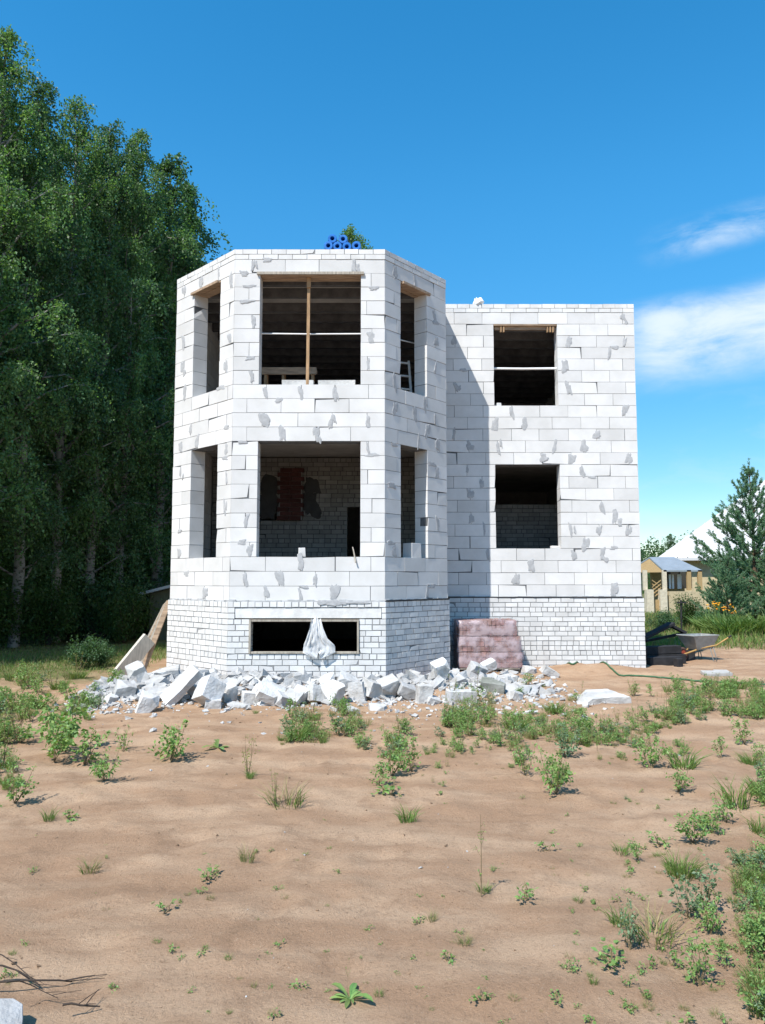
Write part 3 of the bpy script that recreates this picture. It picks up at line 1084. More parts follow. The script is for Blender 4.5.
# plastic sheet hanging out of the basement window
mb = MB()
nu, nv_ = 30, 34
rng = np.random.RandomState(11)
V = np.zeros((nv_, nu, 3))
xc = at(316, 635, 13.28)[0]
for a in range(nv_):
    f = a / (nv_ - 1)
    z = 1.165 - f * 0.62
    # narrow where it is pinned, wide over the sill, gathered to a tail below
    w = np.interp(f, [0, .25, .55, .72, .86, 1], [0.16, 0.22, 0.36, 0.52, 0.56, 0.12])
    sh = np.interp(f, [0, .55, .75, 1], [0, .02, .06, .05])
    for b in range(nu):
        g = b / (nu - 1) - 0.5
        fold = 0.020 * math.sin(g * 34 + 1.5 * f) + 0.012 * math.sin(g * 61 + 4 * f) + 0.02 * float(vnoise(g * 9 + 3, f * 6))
        base = -0.06 - 0.03 * min(1, f * 1.5)
        V[a, b] = (xc + sh + g * w, 13.352 + base - abs(fold) * 1.2 - 0.03 * math.sin(min(f, .75) * 4), z + 0.03 * math.cos(g * 9) - (0.10 * abs(g) if f > .8 else 0))
idx = (np.arange(nv_ - 1)[:, None] * nu + np.arange(nu - 1)[None, :]).ravel()
mb.add(V.reshape(-1, 3), np.stack([idx, idx + nu, idx + nu + 1, idx + 1], 1))
film = mat('milky_film', (0.72, 0.73, 0.74), 0.35, spec=0.5)
tr_ = film.node_tree
trn = N(tr_, 'ShaderNodeBsdfTransparent')
ms_ = N(tr_, 'ShaderNodeMixShader', inp={0: 0.72})
tr_.links.new(trn.outputs[0], ms_.inputs[1])
tr_.links.new(tr_.nodes['Principled BSDF'].outputs[0], ms_.inputs[2])
tr_.links.new(ms_.outputs[0], tr_.nodes['Material Output'].inputs[0])
thing_tag(mb.build('plastic_sheet', [film], smooth=True), 'crumpled clear plastic sheet hanging out of the basement window', 'plastic sheet')

# facing bricks on a pallet, wrapped in film
t = empty('brick_pallet', (0, 0, 0), label='pallet of pink facing bricks in torn film against the flat wing wall', cat='brick pallet')
bx0, bx1 = at(457, 640, 15.3)[0], at(516, 640, 15.3)[0]
cx = (bx0 + bx1) / 2
wz = bx1 - bx0
mbk = MB()
rng = np.random.RandomState(2)
zg = float(hgt(cx, 15.4)) - 0.02
tiers = [(0.10, 0.0), (0.055, -0.0), (0.0, -0.035)]
for ti, (dxr, sh) in enumerate(tiers):
    xl_ = -wz / 2 + (0.02 if ti == 2 else 0) - 0.01 * ti
    xr_ = wz / 2 + dxr - 0.03
    nb_ = 14
    for r in range(3):
        z = 0.13 + ti * 0.305 + r * 0.098
        for k in range(nb_):
            w = (xr_ - xl_) / nb_
            for yy in (0, 1, 2):
                box(mbk, (xl_ + (k + .5) * w, -0.30 + yy * .26, z + 0.049), (w - 0.006, 0.25, 0.09), 0, None, 0.005, rng)
pk = mat('pink_brick', (0.34, 0.20, 0.18), 0.85, island=0.22, huevar=0.012, var=0.3, scale=5, bump=.2)
mbk.build('bricks', [pk], t)
mb = MB()
for x in (-.42, 0, .42):
    box(mb, (x, -.04, 0.045), (.1, .78, .08))
for y in (-.36, -.15, .08, .28):
    box(mb, (0, y, 0.105), (wz + .04, .12, .025))
mb.build('pallet', [M['woodgrey']], t)
film2 = mat('pink_wrap', (0.50, 0.40, 0.42), 0.22, spec=0.6, bump=.5, bscale=14, bdist=.03)
f2 = film2.node_tree
trn = N(f2, 'ShaderNodeBsdfTransparent')
ms_ = N(f2, 'ShaderNodeMixShader')
nzz = N(f2, 'ShaderNodeTexNoise', inp={'Scale': 5.0, 'Detail': 5.0})
tcc = N(f2, 'ShaderNodeTexCoord')
f2.links.new(tcc.outputs['Object'], nzz.inputs['Vector'])
f2.links.new(mth(f2, 'MULTIPLY', sstep(f2, nzz.outputs[0], 0.30, 0.66), 0.78), ms_.inputs[0])
f2.links.new(trn.outputs[0], ms_.inputs[1])
f2.links.new(f2.nodes['Principled BSDF'].outputs[0], ms_.inputs[2])
f2.links.new(ms_.outputs[0], f2.nodes['Material Output'].inputs[0])
mb = MB()
for ti, (dxr, sh) in enumerate(tiers):
    xl_ = -wz / 2 - .02 - .01 * ti
    xr_ = wz / 2 + dxr - .005
    z0, z1 = 0.125 + ti * .305, 0.125 + (ti + 1) * .305 - .01
    ring = []
    nn = 12
    pts = [(xl_ + (xr_ - xl_) * k / nn, -0.452) for k in range(nn)] + [(xr_, -.452 + .8 * k / 6) for k in range(6)] + [(xr_ - (xr_ - xl_) * k / nn, .372) for k in range(nn)] + [(xl_, .372 - .8 * k / 6) for k in range(6)]
    nr = 5
    vv = []
    for r in range(nr):
        f = r / (nr - 1)
        for (x, y) in pts:
            j = 0.012 * float(vnoise(x * 7 + ti * 5, f * 4 + y * 5))
            vv.append((x + j, y + j - 0.010 * math.sin(f * 3.14), z0 + (z1 - z0) * f))
    npt = len(pts)
    fi = np.array([[r * npt + k, r * npt + (k + 1) % npt, (r + 1) * npt + (k + 1) % npt, (r + 1) * npt + k] for r in range(nr - 1) for k in range(npt)])
    mb.add(vv, fi)
    if ti == 2:
        mb.f.append((np.arange((nr - 1) * npt, nr * npt)[None, :] + mb.n - len(vv), 0))
mb.build('film_wrap', [film2], t, smooth=True)
t.location = (cx, 15.48, zg)
t.rotation_euler = (0, 0, 0.02)
# ------------------------------------------------------------------ rubble of broken blocks


def chunk_mesh(name, size, seed, m, cuts=3, rough=0.013, depth=0.35):
    """a broken block: a box with corners snapped off along rough faces"""
    rng = random.Random(seed)
    bm = bmesh.new()
    bmesh.ops.create_cube(bm, size=1)
    for v in bm.verts:
        v.co = Vector((v.co.x * size[0], v.co.y * size[1], v.co.z * size[2]))
    for _ in range(cuts):
        cr = Vector((rng.choice((-1, 1)) * size[0] / 2, rng.choice((-1, 1)) * size[1] / 2, rng.choice((-1, 1)) * size[2] / 2))
        n = Vector((cr.x / size[0] ** 1 * rng.uniform(.3, 1.4), cr.y / size[1] * rng.uniform(.3, 1.4), cr.z / size[2] * rng.uniform(.3, 1.4))).normalized()
        co = cr * (1 - rng.uniform(depth * .35, depth))
        g = bm.verts[:] + bm.edges[:] + bm.faces[:]
        r = bmesh.ops.bisect_plane(bm, geom=g, plane_co=co, plane_no=n, clear_outer=True)
        ed = [e for e in r['geom_cut'] if isinstance(e, bmesh.types.BMEdge)]
        if ed:
            bmesh.ops.edgenet_fill(bm, edges=ed)
    bmesh.ops.recalc_face_normals(bm, faces=bm.faces[:])
    bmesh.ops.bevel(bm, geom=bm.edges[:], offset=min(size) * 0.02, segments=1, affect='EDGES')
    bmesh.ops.triangulate(bm, faces=bm.faces[:])
    for _ in range(3):
        le = [e for e in bm.edges if e.calc_length() > 0.07]
        if le:
            bmesh.ops.subdivide_edges(bm, edges=le, cuts=1)
            bmesh.ops.triangulate(bm, faces=[f for f in bm.faces if len(f.verts) > 3])
    for v in bm.verts:
        p = v.co * 7 + Vector((seed * 3.1, seed * 1.7, 0))
        v.co += Vector((mnoise.noise(p), mnoise.noise(p + Vector((9, 0, 0))), mnoise.noise(p + Vector((0, 9, 0))))) * rough
        p = v.co * 25 + Vector((seed, 0, 0))
        v.co += Vector((mnoise.noise(p), mnoise.noise(p + Vector((9, 0, 0))), mnoise.noise(p + Vector((0, 9, 0))))) * rough * .35
    me = bpy.data.meshes.new(name)
    bm.to_mesh(me)
    bm.free()
    me.materials.append(m)
    return me


def chunk(px, py, dy, w, h, d, rot, seed, label, m='rubble', lift=0.0, cuts=3, depth=.4, name='broken_block'):
    """px,py: the middle of its bottom edge in the photo; w,h in photo pixels, d in metres; dy pushes it back"""
    q = gp(px, py)
    sc = (q[1] + dy) / FPX
    x = q[0] * (q[1] + dy) / q[1]
    y = q[1] + dy
    size = (w * sc * .84, d * .8, h * sc * .84)
    me = chunk_mesh(name, size, seed, M[m], cuts, depth=depth)
    o = bpy.data.objects.new(name, me)
    COL.objects.link(o)
    o.rotation_euler = rot
    rm = o.rotation_euler.to_matrix()
    zs = [(rm @ v.co).z for v in me.vertices]
    gz = float(hgt(x, y))
    o.location = (x, y, gz - min(zs) - 0.06 + lift * (.35 if lift > .08 else .7))
    thing_tag(o, label, 'broken block', 'broken blocks heaped along the bay')
    return o


CH = [
    (125, 697, 0.05, 22, 15, .30, (.2, .3, .5), 'white block lump at the outer left end of the rubble heap', 'rubble', .02, 2),
    (136, 686, 0.35, 20, 16, .3, (.5, -.4, .3), 'grey shaded chunk tucked under the pale leaning board', 'rubblegrey', .10, 3),
    (148, 698, 0.0, 22, 22, .35, (.15, .35, .4), 'white chunk with a pointed top left of the long tilted slab', 'rubble', .02, 3),
    (166, 683, 0.35, 30, 9, .5, (.12, -.15, .2), 'flat white slab lying high against the left plinth corner', 'rubble', .19, 2),
    (163, 689, 0.15, 30, 8, .4, (.1, -.1, -.3), 'flat grey slab wedged under the topmost flat slab', 'rubblegrey', .12, 2),
    (181, 702, -0.05, 52, 9, .34, (.55, -.80, .25), 'long grey slab tilted steeply, its raised end toward the bay', 'rubble', -.02, 1),
    (209, 697, 0.10, 25, 27, .34, (-.35, .55, .65), 'large tilted block with white top and grey front, highest of the heap', 'rubble', .05, 1),
    (213, 704, -0.25, 18, 14, .22, (.1, .08, .2), 'small clean white block in front of the large tilted block', 'rubble', .0, 1),
    (228, 699, 0.10, 18, 17, .3, (.2, -.3, .5), 'grey block right behind the small clean white block', 'rubblegrey', .04, 3),
    (236, 703, -0.2, 24, 7, .25, (.1, .15, -.2), 'low flat white flake right of the small clean block', 'rubble', .0, 3),
    (250, 703, -0.05, 18, 17, .25, (.05, .1, .35), 'upright white block with grey end below the basement window corner', 'rubble', .0, 1),
    (271, 693, 0.25, 30, 11, .42, (.55, .45, .2), 'white slab sloping down, below the basement window', 'rubble', .10, 2),
    (268, 703, -0.1, 24, 9, .3, (.2, -.35, .2), 'flat white chip under the sloping white slab', 'rubble', .0, 3),
    (293, 694, 0.2, 20, 10, .3, (.5, .25, -.3), 'grey flat chunk behind, right under the hanging plastic sheet', 'rubblegrey', .12, 2),
    (284, 704, -0.1, 20, 14, .3, (.3, .4, .6), 'rough white chunk beside the tall weeds below the plastic sheet', 'rubble', .0, 4),
    (300, 702, 0.0, 18, 14, .3, (.5, .2, -.4), 'jagged white chunk between two grey ones below the sheet', 'rubble', .03, 4),
    (317, 696, 0.15, 20, 19, .28, (-.25, .2, .55), 'white block with grey right face directly under the plastic tail', 'rubble', .05, 1),
    (334, 703, -0.05, 24, 20, .35, (.4, -.35, .5), 'broad white lump right of the block under the plastic', 'rubble', .0, 4),
    (347, 690, 0.3, 22, 15, .35, (.3, .4, .1), 'white chunk standing against the plinth behind the broad lump', 'rubble', .08, 3),
    (357, 702, 0.0, 19, 25, .10, (.05, -.12, -.35), 'thin white slab on edge with a shaded grey face', 'rubble', .0, 1),
    (373, 697, 0.15, 24, 18, .35, (.2, .3, .7), 'grey faced block leaning on the thin slab on edge', 'rubblegrey', .02, 2),
    (389, 695, 0.2, 22, 20, .35, (.25, -.3, .3), 'rounded white chunk by the shaded bay corner', 'rubble', .05, 4),
    (378, 706, -0.2, 20, 8, .25, (.1, .1, .2), 'low white chip in front of the shaded bay corner', 'rubble', .0, 3),
    (405, 677, 0.35, 16, 17, .24, (.15, .75, .4), 'white diamond shaped chunk perched against the shaded plinth', 'rubble', .16, 2),
    (407, 694, 0.2, 20, 14, .3, (.2, .4, .2), 'white chunk beneath the diamond shaped one', 'rubble', .05, 3),
    (424, 692, 0.0, 17, 25, .22, (.05, .06, .25), 'upright beige stained block near the inner corner', 'rubblegrey', .0, 1),
    (441, 684, 0.2, 18, 20, .3, (.3, -.35, .3), 'white chunk behind the beige block and the large lying one', 'rubble', .07, 3),
    (433, 697, -0.1, 16, 9, .25, (.2, .3, .3), 'small white chip at the foot of the beige block', 'rubble', .0, 3),
    (461, 694, 0.0, 33, 17, .30, (.04, .04, .22), 'large whole white block lying flat with a dark end', 'rubble', .0, 1),
    (477, 680, 0.35, 18, 15, .28, (.4, .3, .5), 'white chunk leaning on the brick pallet', 'rubble', .10, 3),
    (489, 678, 0.45, 16, 10, .25, (.2, -.4, .2), 'small white chunk at the front of the brick pallet', 'rubble', .06, 3),
    (493, 692, 0.05, 28, 14, .35, (.2, .1, -.2), 'dark greenish stone right of the large whole block', 'rubbledark', .0, 3),
    (507, 683, 0.25, 20, 7, .3, (.1, -.1, .3), 'pale beige board shaped slab at the pallet corner', 'rubblegrey', .04, 2),
    (516, 700, 0.0, 15, 12, .25, (.2, .3, .3), 'grey lump standing alone between pallet and concrete slab', 'rubblegrey', .0, 3),
    (530, 674, 0.1, 16, 9, .25, (.2, .2, .3), 'small pale rock on the sand below the flat wing', 'rubble', .0, 3),
    (549, 677, 0.0, 20, 9, .3, (.2, .5, .2), 'beige slab stuck upright in the sand mound', 'rubblegrey', .0, 2),
    (601, 702, 0.0, 60, 10, .6, (.12, -.05, -.05), 'big flat concrete slab lying alone in the weeds', 'rubblegrey', .02, 3),
    (352, 711, 0, 16, 7, .2, (.1, .2, .3), 'flat white chip on the sand before the weeds', 'rubble', .0, 3),
    (456, 715, 0, 16, 6, .2, (.1, .1, .5), 'flat chip of block half buried near tall weeds', 'rubble', .0, 3),
    (531, 712, 0, 20, 5, .2, (.05, .1, .2), 'thin pale flake below the lone grey lump', 'rubble', .0, 2),
    (112, 700, .1, 14, 8, .2, (.2, .2, .8), 'small white chip farthest left on the gravel', 'rubble', .0, 3),
    (262, 690 + 2, .45, 16, 16, .3, (.3, .5, .4), 'white chunk high on the heap right below the window sill', 'rubble', .12, 3),
    (328, 690, .42, 18, 12, .3, (.4, -.3, .1), 'pale chunk against the plinth beside the plastic tail', 'rubble', .10, 3),
    (193, 690, .42, 20, 12, .3, (.3, .6, .1), 'pale chunk behind the long tilted slab', 'rubble', .12, 3),
    (204, 727, 0, 9, 4, .1, (.1, .1, .2), 'tiny white chip alone on the sand, nearest the camera of the loose ones', 'rubble', .0, 2),
    (265, 733, 0, 8, 5, .1, (.2, .1, .6), 'white pebble sized chip on bare sand left of the tall weeds', 'rubble', .0, 2),
]
for k, (px, py, dy, w, h, d, rot, lb, mm, lift, cuts) in enumerate(CH):
    big = ('slab' in lb and 'concrete' in lb)
    chunk(px, py, dy, w, h, d, rot, 11 + k * 7, lb, mm, lift, cuts, name='concrete_slab' if big else 'broken_block', depth=.5 if cuts > 1 else .2)

# crumbs and gravel: nobody could count them
mb = MB()
mbg = MB()
rng = np.random.RandomState(21)


def pebble(mb, p, s, rng, mi):
    v = np.array([[-1, -1, -.7], [1, -1, -.7], [1, 1, -.7], [-1, 1, -.7], [-1, -1, .7], [1, -1, .7], [1, 1, .7], [-1, 1, .7]], float)
    v = v * (1 + rng.uniform(-.55, .25, v.shape)) * np.array([1, rng.uniform(.6, 1), rng.uniform(.4, .9)]) * s
    v = v @ rotm(rng.uniform(-.6, .6), rng.uniform(-.6, .6), rng.uniform(0, 6.3)).T
    mb.add(v + p, HEXF, mi)


def scatter(n, cx, cy, sx_, sy_, smin, smax, mi, power=2.5):
    for _ in range(n):
        x = rng.normal(cx, sx_)
        y = rng.normal(cy, sy_)
        if x < -4.75 + .35 * rng.rand() or x > 3.2:
            continue
        if y > 13.2 and -3 < x < 1.2:
            continue
        if y > 15.9 and x < 5.5:
            continue
        s = smin + (smax - smin) * rng.rand() ** power
        pebble(mb, (x, y, float(hgt(x, y)) + s * .25), s, rng, mi)


scatter(800, -4.3, 12.1, 0.6, 0.45, .010, .06, 0)
scatter(300, -4.3, 12.0, 0.7, 0.5, .010, .05, 1)
scatter(500, -2.2, 12.2, 1.3, 0.4, .010, .07, 0)
scatter(600, -2.0, 12.0, 1.4, 0.4, .008, .04, 1)
scatter(500, -4.2, 11.9, .6, 0.4, .008, .035, 1)
scatter(700, 0.5, 5.0, 2.4, 1.8, .002, .007, 2, 3)
scatter(420, 0.3, 12.4, 0.9, 0.5, .010, .07, 0)
scatter(380, 1.8, 13.3, 0.8, 0.8, .010, .06, 0)
scatter(170, -3.6, 12.55, .8, .35, .05, .15, 0, 1.6)
scatter(170, -1.4, 12.6, 1.0, .3, .05, .15, 0, 1.6)
scatter(60, -1.4, 12.5, 1.6, .3, .04, .12, 1, 1.6)
scatter(140, .9, 12.9, .8, .4, .05, .14, 0, 1.6)
scatter(50, 1.9, 13.6, .6, .6, .05, .12, 0, 1.6)
scatter(350, 2.2, 12.9, 1.3, 0.8, .012, .06, 1)
scatter(500, 0.8, 11.8, 1.6, 0.7, .010, .05, 1)
scatter(400, -3.5, 11.8, 1.6, 0.6, .010, .05, 1)
scatter(160, 0.5, 10.3, 3.5, 1.2, .006, .03, 0, 3.5)
scatter(60, 0, 6.5, 2.5, 2.2, .003, .012, 0, 3)
scatter(260, 0.5, 6.0, 3.0, 2.6, .003, .012, 2, 3)
scatter(400, 0.5, 10.5, 4.0, 1.6, .005, .02, 2, 3)
o = mb.build('rubble', [M['rubble'], M['rubblegrey'], mat('soil_clod', (0.24, 0.16, 0.10), .95, island=.3)])
thing_tag(o, 'white and grey block crumbs strewn over the sand before the house', 'rubble', kind='stuff')

# ------------------------------------------------------------------ boards leaning at the left corner


def lean_thing(name, a, b, w, h, m, label, cat, n=1, sep=0.0, up=(0, 0, 1), part=None):
    mb = MB()
    a, b = np.array(a, float), np.array(b, float)
    for k in range(n):
        off = np.array([0, sep * k, 0])
        beam(mb, a + off, b + off + np.array([0.02 * k, 0, -0.03 * k]), w, h, up=up)
    o = mb.build(name, [M[m]], bevel=.004)
    return thing_tag(o, label, cat)


q = gp(126, 679, 0)
lean_thing('wooden_board', (-4.86, 14.35, 0.03), (-4.42, 14.75, 0.70), 0.30, 0.07, 'palewood', 'pale grey panel leaning on the brown boards by the left house corner', 'board', up=(0.6, 0, 0.4))
for k in range(4):
    lb = ['brown plank in front of the leaning bundle at the left corner', 'second brown plank of the leaning bundle at the left corner',
          'third brown plank of the leaning bundle, behind two others', 'rearmost brown plank of the bundle leaning on the left wall'][k]
    o = lean_thing('wooden_plank', (-4.56 - .075 * k, 14.78 + .05 * k, 0.02), (-4.11 - .045 * k, 14.95 + 0.08 * k, 1.40 - .03 * k), 0.10, 0.04, 'woodx' if k % 2 == 0 else 'woodgrey', lb, 'plank', up=(0, 1, 0))
    o['group'] = 'planks leaning at the left corner'
mb = MB()

# ------------------------------------------------------------------ wheelbarrow
# local x runs from the wheel to the handles
wb = empty('wheelbarrow', (0, 0, 0), label='grey metal wheelbarrow with wooden handles beside the dark timber pile', cat='wheelbarrow')
mb = MB()
bot = [(-0.06, -.20), (0.52, -.20), (0.52, .20), (-0.06, .20)]
top = [(-0.30, -.33), (0.66, -.33), (0.66, .33), (-0.30, .33)]
vb = [(x, y, .30) for x, y in bot]
vt = [(x, y, .66) for x, y in top]
vt2 = [(x * .97 + .005, y * .95, .655) for x, y in top]
vb2 = [(x * .95 + .01, y * .93, .315) for x, y in bot]
V = np.array(vb + vt + vt2 + vb2)
F = [[0, 3, 2, 1]]
for k in range(4):
    j = (k + 1) % 4
    F += [[k, j, 4 + j, 4 + k], [4 + k, 4 + j, 8 + j, 8 + k], [8 + k, 8 + j, 12 + j, 12 + k]]
F += [[12, 13, 14, 15]]
mb.add(V, np.array(F))
M['galv'] = mat('galvanised', (0.40, 0.41, 0.39), 0.55, var=.3, scale=6, metal=.25, bump=.2)
mb.build('tray', [M['galv']], wb, bevel=.008)
mb = MB()
rim = [(x, y, .664) for x, y in top]
tube(mb, rim + [rim[0]], 0.014, 6)
mb.build('rim', [M['galv']], wb)
M['orangewood'] = mat('yellow_wood', (0.46, 0.28, 0.10), .7, var=.3, scale=5)
for s in (-1, 1):
    mb = MB()
    tube(mb, [(-0.42, s * .06, .19), (0.1, s * .20, .34), (0.62, s * .26, .40), (1.12, s * .31, .62)], 0.020, 8)
    hnd = mb.build('handle', [M['orangewood']], wb, smooth=True)
    mb = MB()
    tube(mb, [(1.04, s * .302, .585), (1.16, s * .313, .637)], .024, 8)
    mb.build('grip', [mat('grip_black', (.02, .02, .02), .6)] if s < 0 else [bpy.data.materials['grip_black']], hnd, smooth=True)
    mb = MB()
    tube(mb, [(0.50, s * .24, .385), (0.56, s * .27, .15), (0.60, s * .27, 0.0), (.48, s * .27, .0), (.40, s * .22, .36)], .014, 6)
    mb.build('leg', [M['galv']], wb, smooth=True)
mb = MB()
a = np.linspace(0, 2 * np.pi, 25)
tube(mb, np.stack([-0.42 + .145 * np.cos(a), 0 * a, .185 + .145 * np.sin(a)], 1), .04, 8)
whl = mb.build('wheel', [mat('old_tyre', (.10, .055, .045), .8, var=.3)], wb, smooth=True)
mb = MB()
n = 18
a = np.arange(n) / n * 2 * np.pi
v = np.concatenate([np.stack([-.42 + .11 * np.cos(a), np.full(n, y), .185 + .11 * np.sin(a)], 1) for y in (-.025, .025)])
i = np.arange(n)
mb.add(v, np.stack([i, (i + 1) % n, n + (i + 1) % n, n + i], 1))
mb.f.append((i[None, :] + 0, 0))
mb.f.append(((n + i)[::-1][None, :], 0))
mb.build('hub', [mat('red_rim', (.35, .07, .04), .6, var=.3)], whl)
q = gp(684, 662)
wb.location = (q[0] + .28, q[1] + .15, q[2])
wb.scale = (.78, .78, .86)
wb.rotation_euler = (0, 0, R(24))

# dark timbers and film beside the house end
def dark(name, a, b, w, h, label, cat, m='darkwood', up=(0, 0, 1)):
    mb = MB()
    beam(mb, a, b, w, h, up=up)
    o = mb.build(name, [M[m]], bevel=.006)
    return thing_tag(o, label, cat)


X0 = 5.62
g0 = float(hgt(6.2, 16.9))
dark('timber_beam', (X0, 16.55, g0 + .09), (6.38, 16.72, g0 + .09), .20, .18, 'lowest dark timber lying along the ground at the house end', 'timber')
dark('timber_beam', (X0 + .05, 17.0, g0 + .10), (6.6, 17.1, g0 + .10), .22, .20, 'dark timber lying behind the lowest one near the wheelbarrow', 'timber')
dark('timber_beam', (X0, 17.0, g0 + .28), (6.5, 17.1, g0 + .30), .25, .16, 'dark timber lying across the top of the low pile', 'timber')
dark('timber_beam', (X0 + .05, 17.5, g0 + .12), (7.0, 17.6, g0 + .12), .25, .24, 'rear dark timber hidden deepest in the pile', 'timber')
dark('dark_plank', (X0 + .02, 17.3, g0 + .45), (6.60, 17.75, g0 + .82), .22, .06, 'long black plank sloping up from the house end to the wheelbarrow', 'plank')
dark('dark_plank', (6.55, 17.85, g0 + .80), (6.95, 17.9, g0 + .60), .20, .06, 'short black plank sloping down behind the wheelbarrow tray', 'plank')
dark('dark_plank', (X0 + .3, 17.8, g0 + .40), (6.9, 17.9, g0 + .58), .10, .05, 'thin dark batten under the sloping black plank', 'plank')
dark('block_offcut', (6.12, 16.30, g0 + .09), (6.24, 16.33, g0 + .09), .16, .18, 'small dark block standing before the dark timbers', 'block')

# pale paving slabs on the sand
q = gp(722, 677)
for k, (dx, dy, lb) in enumerate(((-.12, 0, 'pale paving slab on the sand, the one toward the house'), (.15, .06, 'pale paving slab on the sand, the one away from the house'))):
    mb = MB()
    box(mb, (0, 0, .03), (.26, .34, .06), 0, None, .004, np.random.RandomState(k))
    o = mb.build('paving_slab', [M['concrete']], bevel=.005)
    o.location = (q[0] + dx, q[1] + .25 + dy, float(hgt(q[0] + dx, q[1] + .25)) + .005)
    o.rotation_euler = (R(4), 0, R(-6))
    thing_tag(o, lb, 'paving slab')
# green hose
pts = []
for (px, py) in ((561, 664), (572, 667), (586, 667), (600, 671), (616, 676), (634, 677), (650, 678), (668, 679), (690, 681), (715, 683), (742, 684), (780, 686), (830, 684)):
    q = gp(px, py)
    pts.append((q[0], q[1]))
pts = np.array(pts)
tt = np.linspace(0, len(pts) - 1, 90)
xs = np.interp(tt, np.arange(len(pts)), pts[:, 0])
ys = np.interp(tt, np.arange(len(pts)), pts[:, 1])
ker = np.ones(5) / 5
xs = np.convolve(np.pad(xs, 2, 'edge'), ker, 'valid')
ys = np.convolve(np.pad(ys, 2, 'edge'), ker, 'valid')
mb = MB()
tube(mb, np.stack([xs, ys, hgt(xs, ys) + .018], 1), .017, 6)
thing_tag(mb.build('garden_hose', [mat('hose_green', (.05, .13, .06), .5, var=.2)], smooth=True), 'green garden hose trailing across the sand from the wing', 'hose')
# wooden stake
q = gp(681.5, 634)
o = dark('wooden_stake', (q[0], q[1], q[2] - .1), (q[0] + .02, q[1], q[2] + 1.13), .05, .04, 'thin dark wooden stake in the grass in front of the porch', 'stake', 'darkwood', up=(0, 1, 0))
mb = MB()
box(mb, (q[0] + .02, q[1] - .05, q[2] + 1.05), (.30, .03, .05))
cb = mb.build('crossbar', [M['darkwood']], o)
# ------------------------------------------------------------------ neighbour's house beyond the garden
M['roofwhite'] = mat('white_roof_sheet', (0.52, 0.52, 0.52), 0.45, var=0.06, scale=3)
M['yellow'] = mat('yellow_brick_wall', (0.50, 0.41, 0.26), 0.9, var=.2, scale=6, bump=.3, bscale=40)
M['creamb'] = mat('cream_brick', (0.62, 0.55, 0.42), 0.9, var=.25, scale=7, bump=.3, bscale=40)
M['roofgrey'] = mat('grey_roof_sheet', (0.33, 0.37, 0.40), 0.4, var=.15, scale=2, metal=.3)
M['glass'] = mat('dark_glass', (0.02, 0.022, 0.025), 0.08, spec=.6)
M['fascia'] = mat('yellow_boards', (0.42, 0.29, 0.14), .7, var=.25, scale=5, stretch=(6, 1, 6))
M['curtain'] = mat('white_curtain', (.75, .75, .74), .9, var=.2, scale=8, stretch=(8, 8, 1))
D = 46.0
nh = empty('neighbour_house', (0, 0, 0), label='yellow house with a huge white roof and a porch behind the pine', cat='house')
eL = at(657, 558, D)
zE = eL[2]
xL = eL[0]
xR = xL + 17
TH_ = math.atan2(xL, D)


def nhp(pts):
    p = np.array(pts, float).reshape(-1, 3)
    dx, dy = p[:, 0] - xL, p[:, 1] - D
    c, s_ = math.cos(TH_), math.sin(TH_)
    return np.stack([xL + dx * c + dy * s_, D - dx * s_ + dy * c, p[:, 2]], 1)


_ap = nhp((xL + 8, D + 7, 0))[0]
zA = at(382.5 + FPX * _ap[0] / _ap[1] * 1.0, 466, _ap[1])[2]
mb = MB()
a = [(xL, D, zE), (xR, D, zE), (xR, D + 14, zE), (xL, D + 14, zE), (xL + 8.0, D + 7, zA), (xR - 8.0, D + 7, zA)]
a2 = [(x, y, z - .16) for x, y, z in a]
v = nhp(a + a2)
mb.add(v, np.array([[0, 1, 5, 4], [2, 3, 4, 5], [7, 6, 10, 11], [9, 8, 11, 10]]))
n0 = mb.n - 12
mb.f.append((np.array([[3, 0, 4], [1, 2, 5]]) + n0, 0))
mb.f.append((np.array([[0, 6, 7, 1], [1, 7, 8, 2], [2, 8, 9, 3], [3, 9, 6, 0]]) + n0, 0))
# standing seams
for k in range(1, 30):
    x = xL + 17 * k / 30
    t_ = min(1, (x - xL) / 8.0, (xR - x) / 8.0)
    beam(mb, nhp((x, D - .02, zE + .02))[0], nhp((x, D + 7 * t_, zE + (zA - zE) * t_ + .02))[0], .05, .05)
mb.build('roof', [M['roofwhite']], nh)
mb = MB()
for (c, d_) in ((((xL + xR) / 2, D + 7, zE / 2 - .1), (15.6, 12.6, zE)),):
    box(mb, nhp(c)[0], d_, 0, rotm(0, 0, -TH_))
mb.build('wall', [M['yellow']], nh)
for x in (xL + 4.4, xL + 7.6, xL + 11):
    mb = MB()
    wy = D + .66
    for (c, d_) in (((x, wy, 2.35), (1.3, .1, .08)), ((x, wy, .95), (1.3, .1, .08)), ((x - .62, wy, 1.65), (.08, .1, 1.32)), ((x + .62, wy, 1.65), (.08, .1, 1.32)), ((x, wy, 1.65), (.06, .08, 1.32))):
        box(mb, nhp(c)[0], d_, 0, rotm(0, 0, -TH_))
    wf = mb.build('window', [M['whitepaint']], nh)
    mb = MB()
    box(mb, nhp((x, wy + .03, 1.65))[0], (1.2, .02, 1.3), 0, rotm(0, 0, -TH_))
    mb.build('pane', [M['glass']], wf)
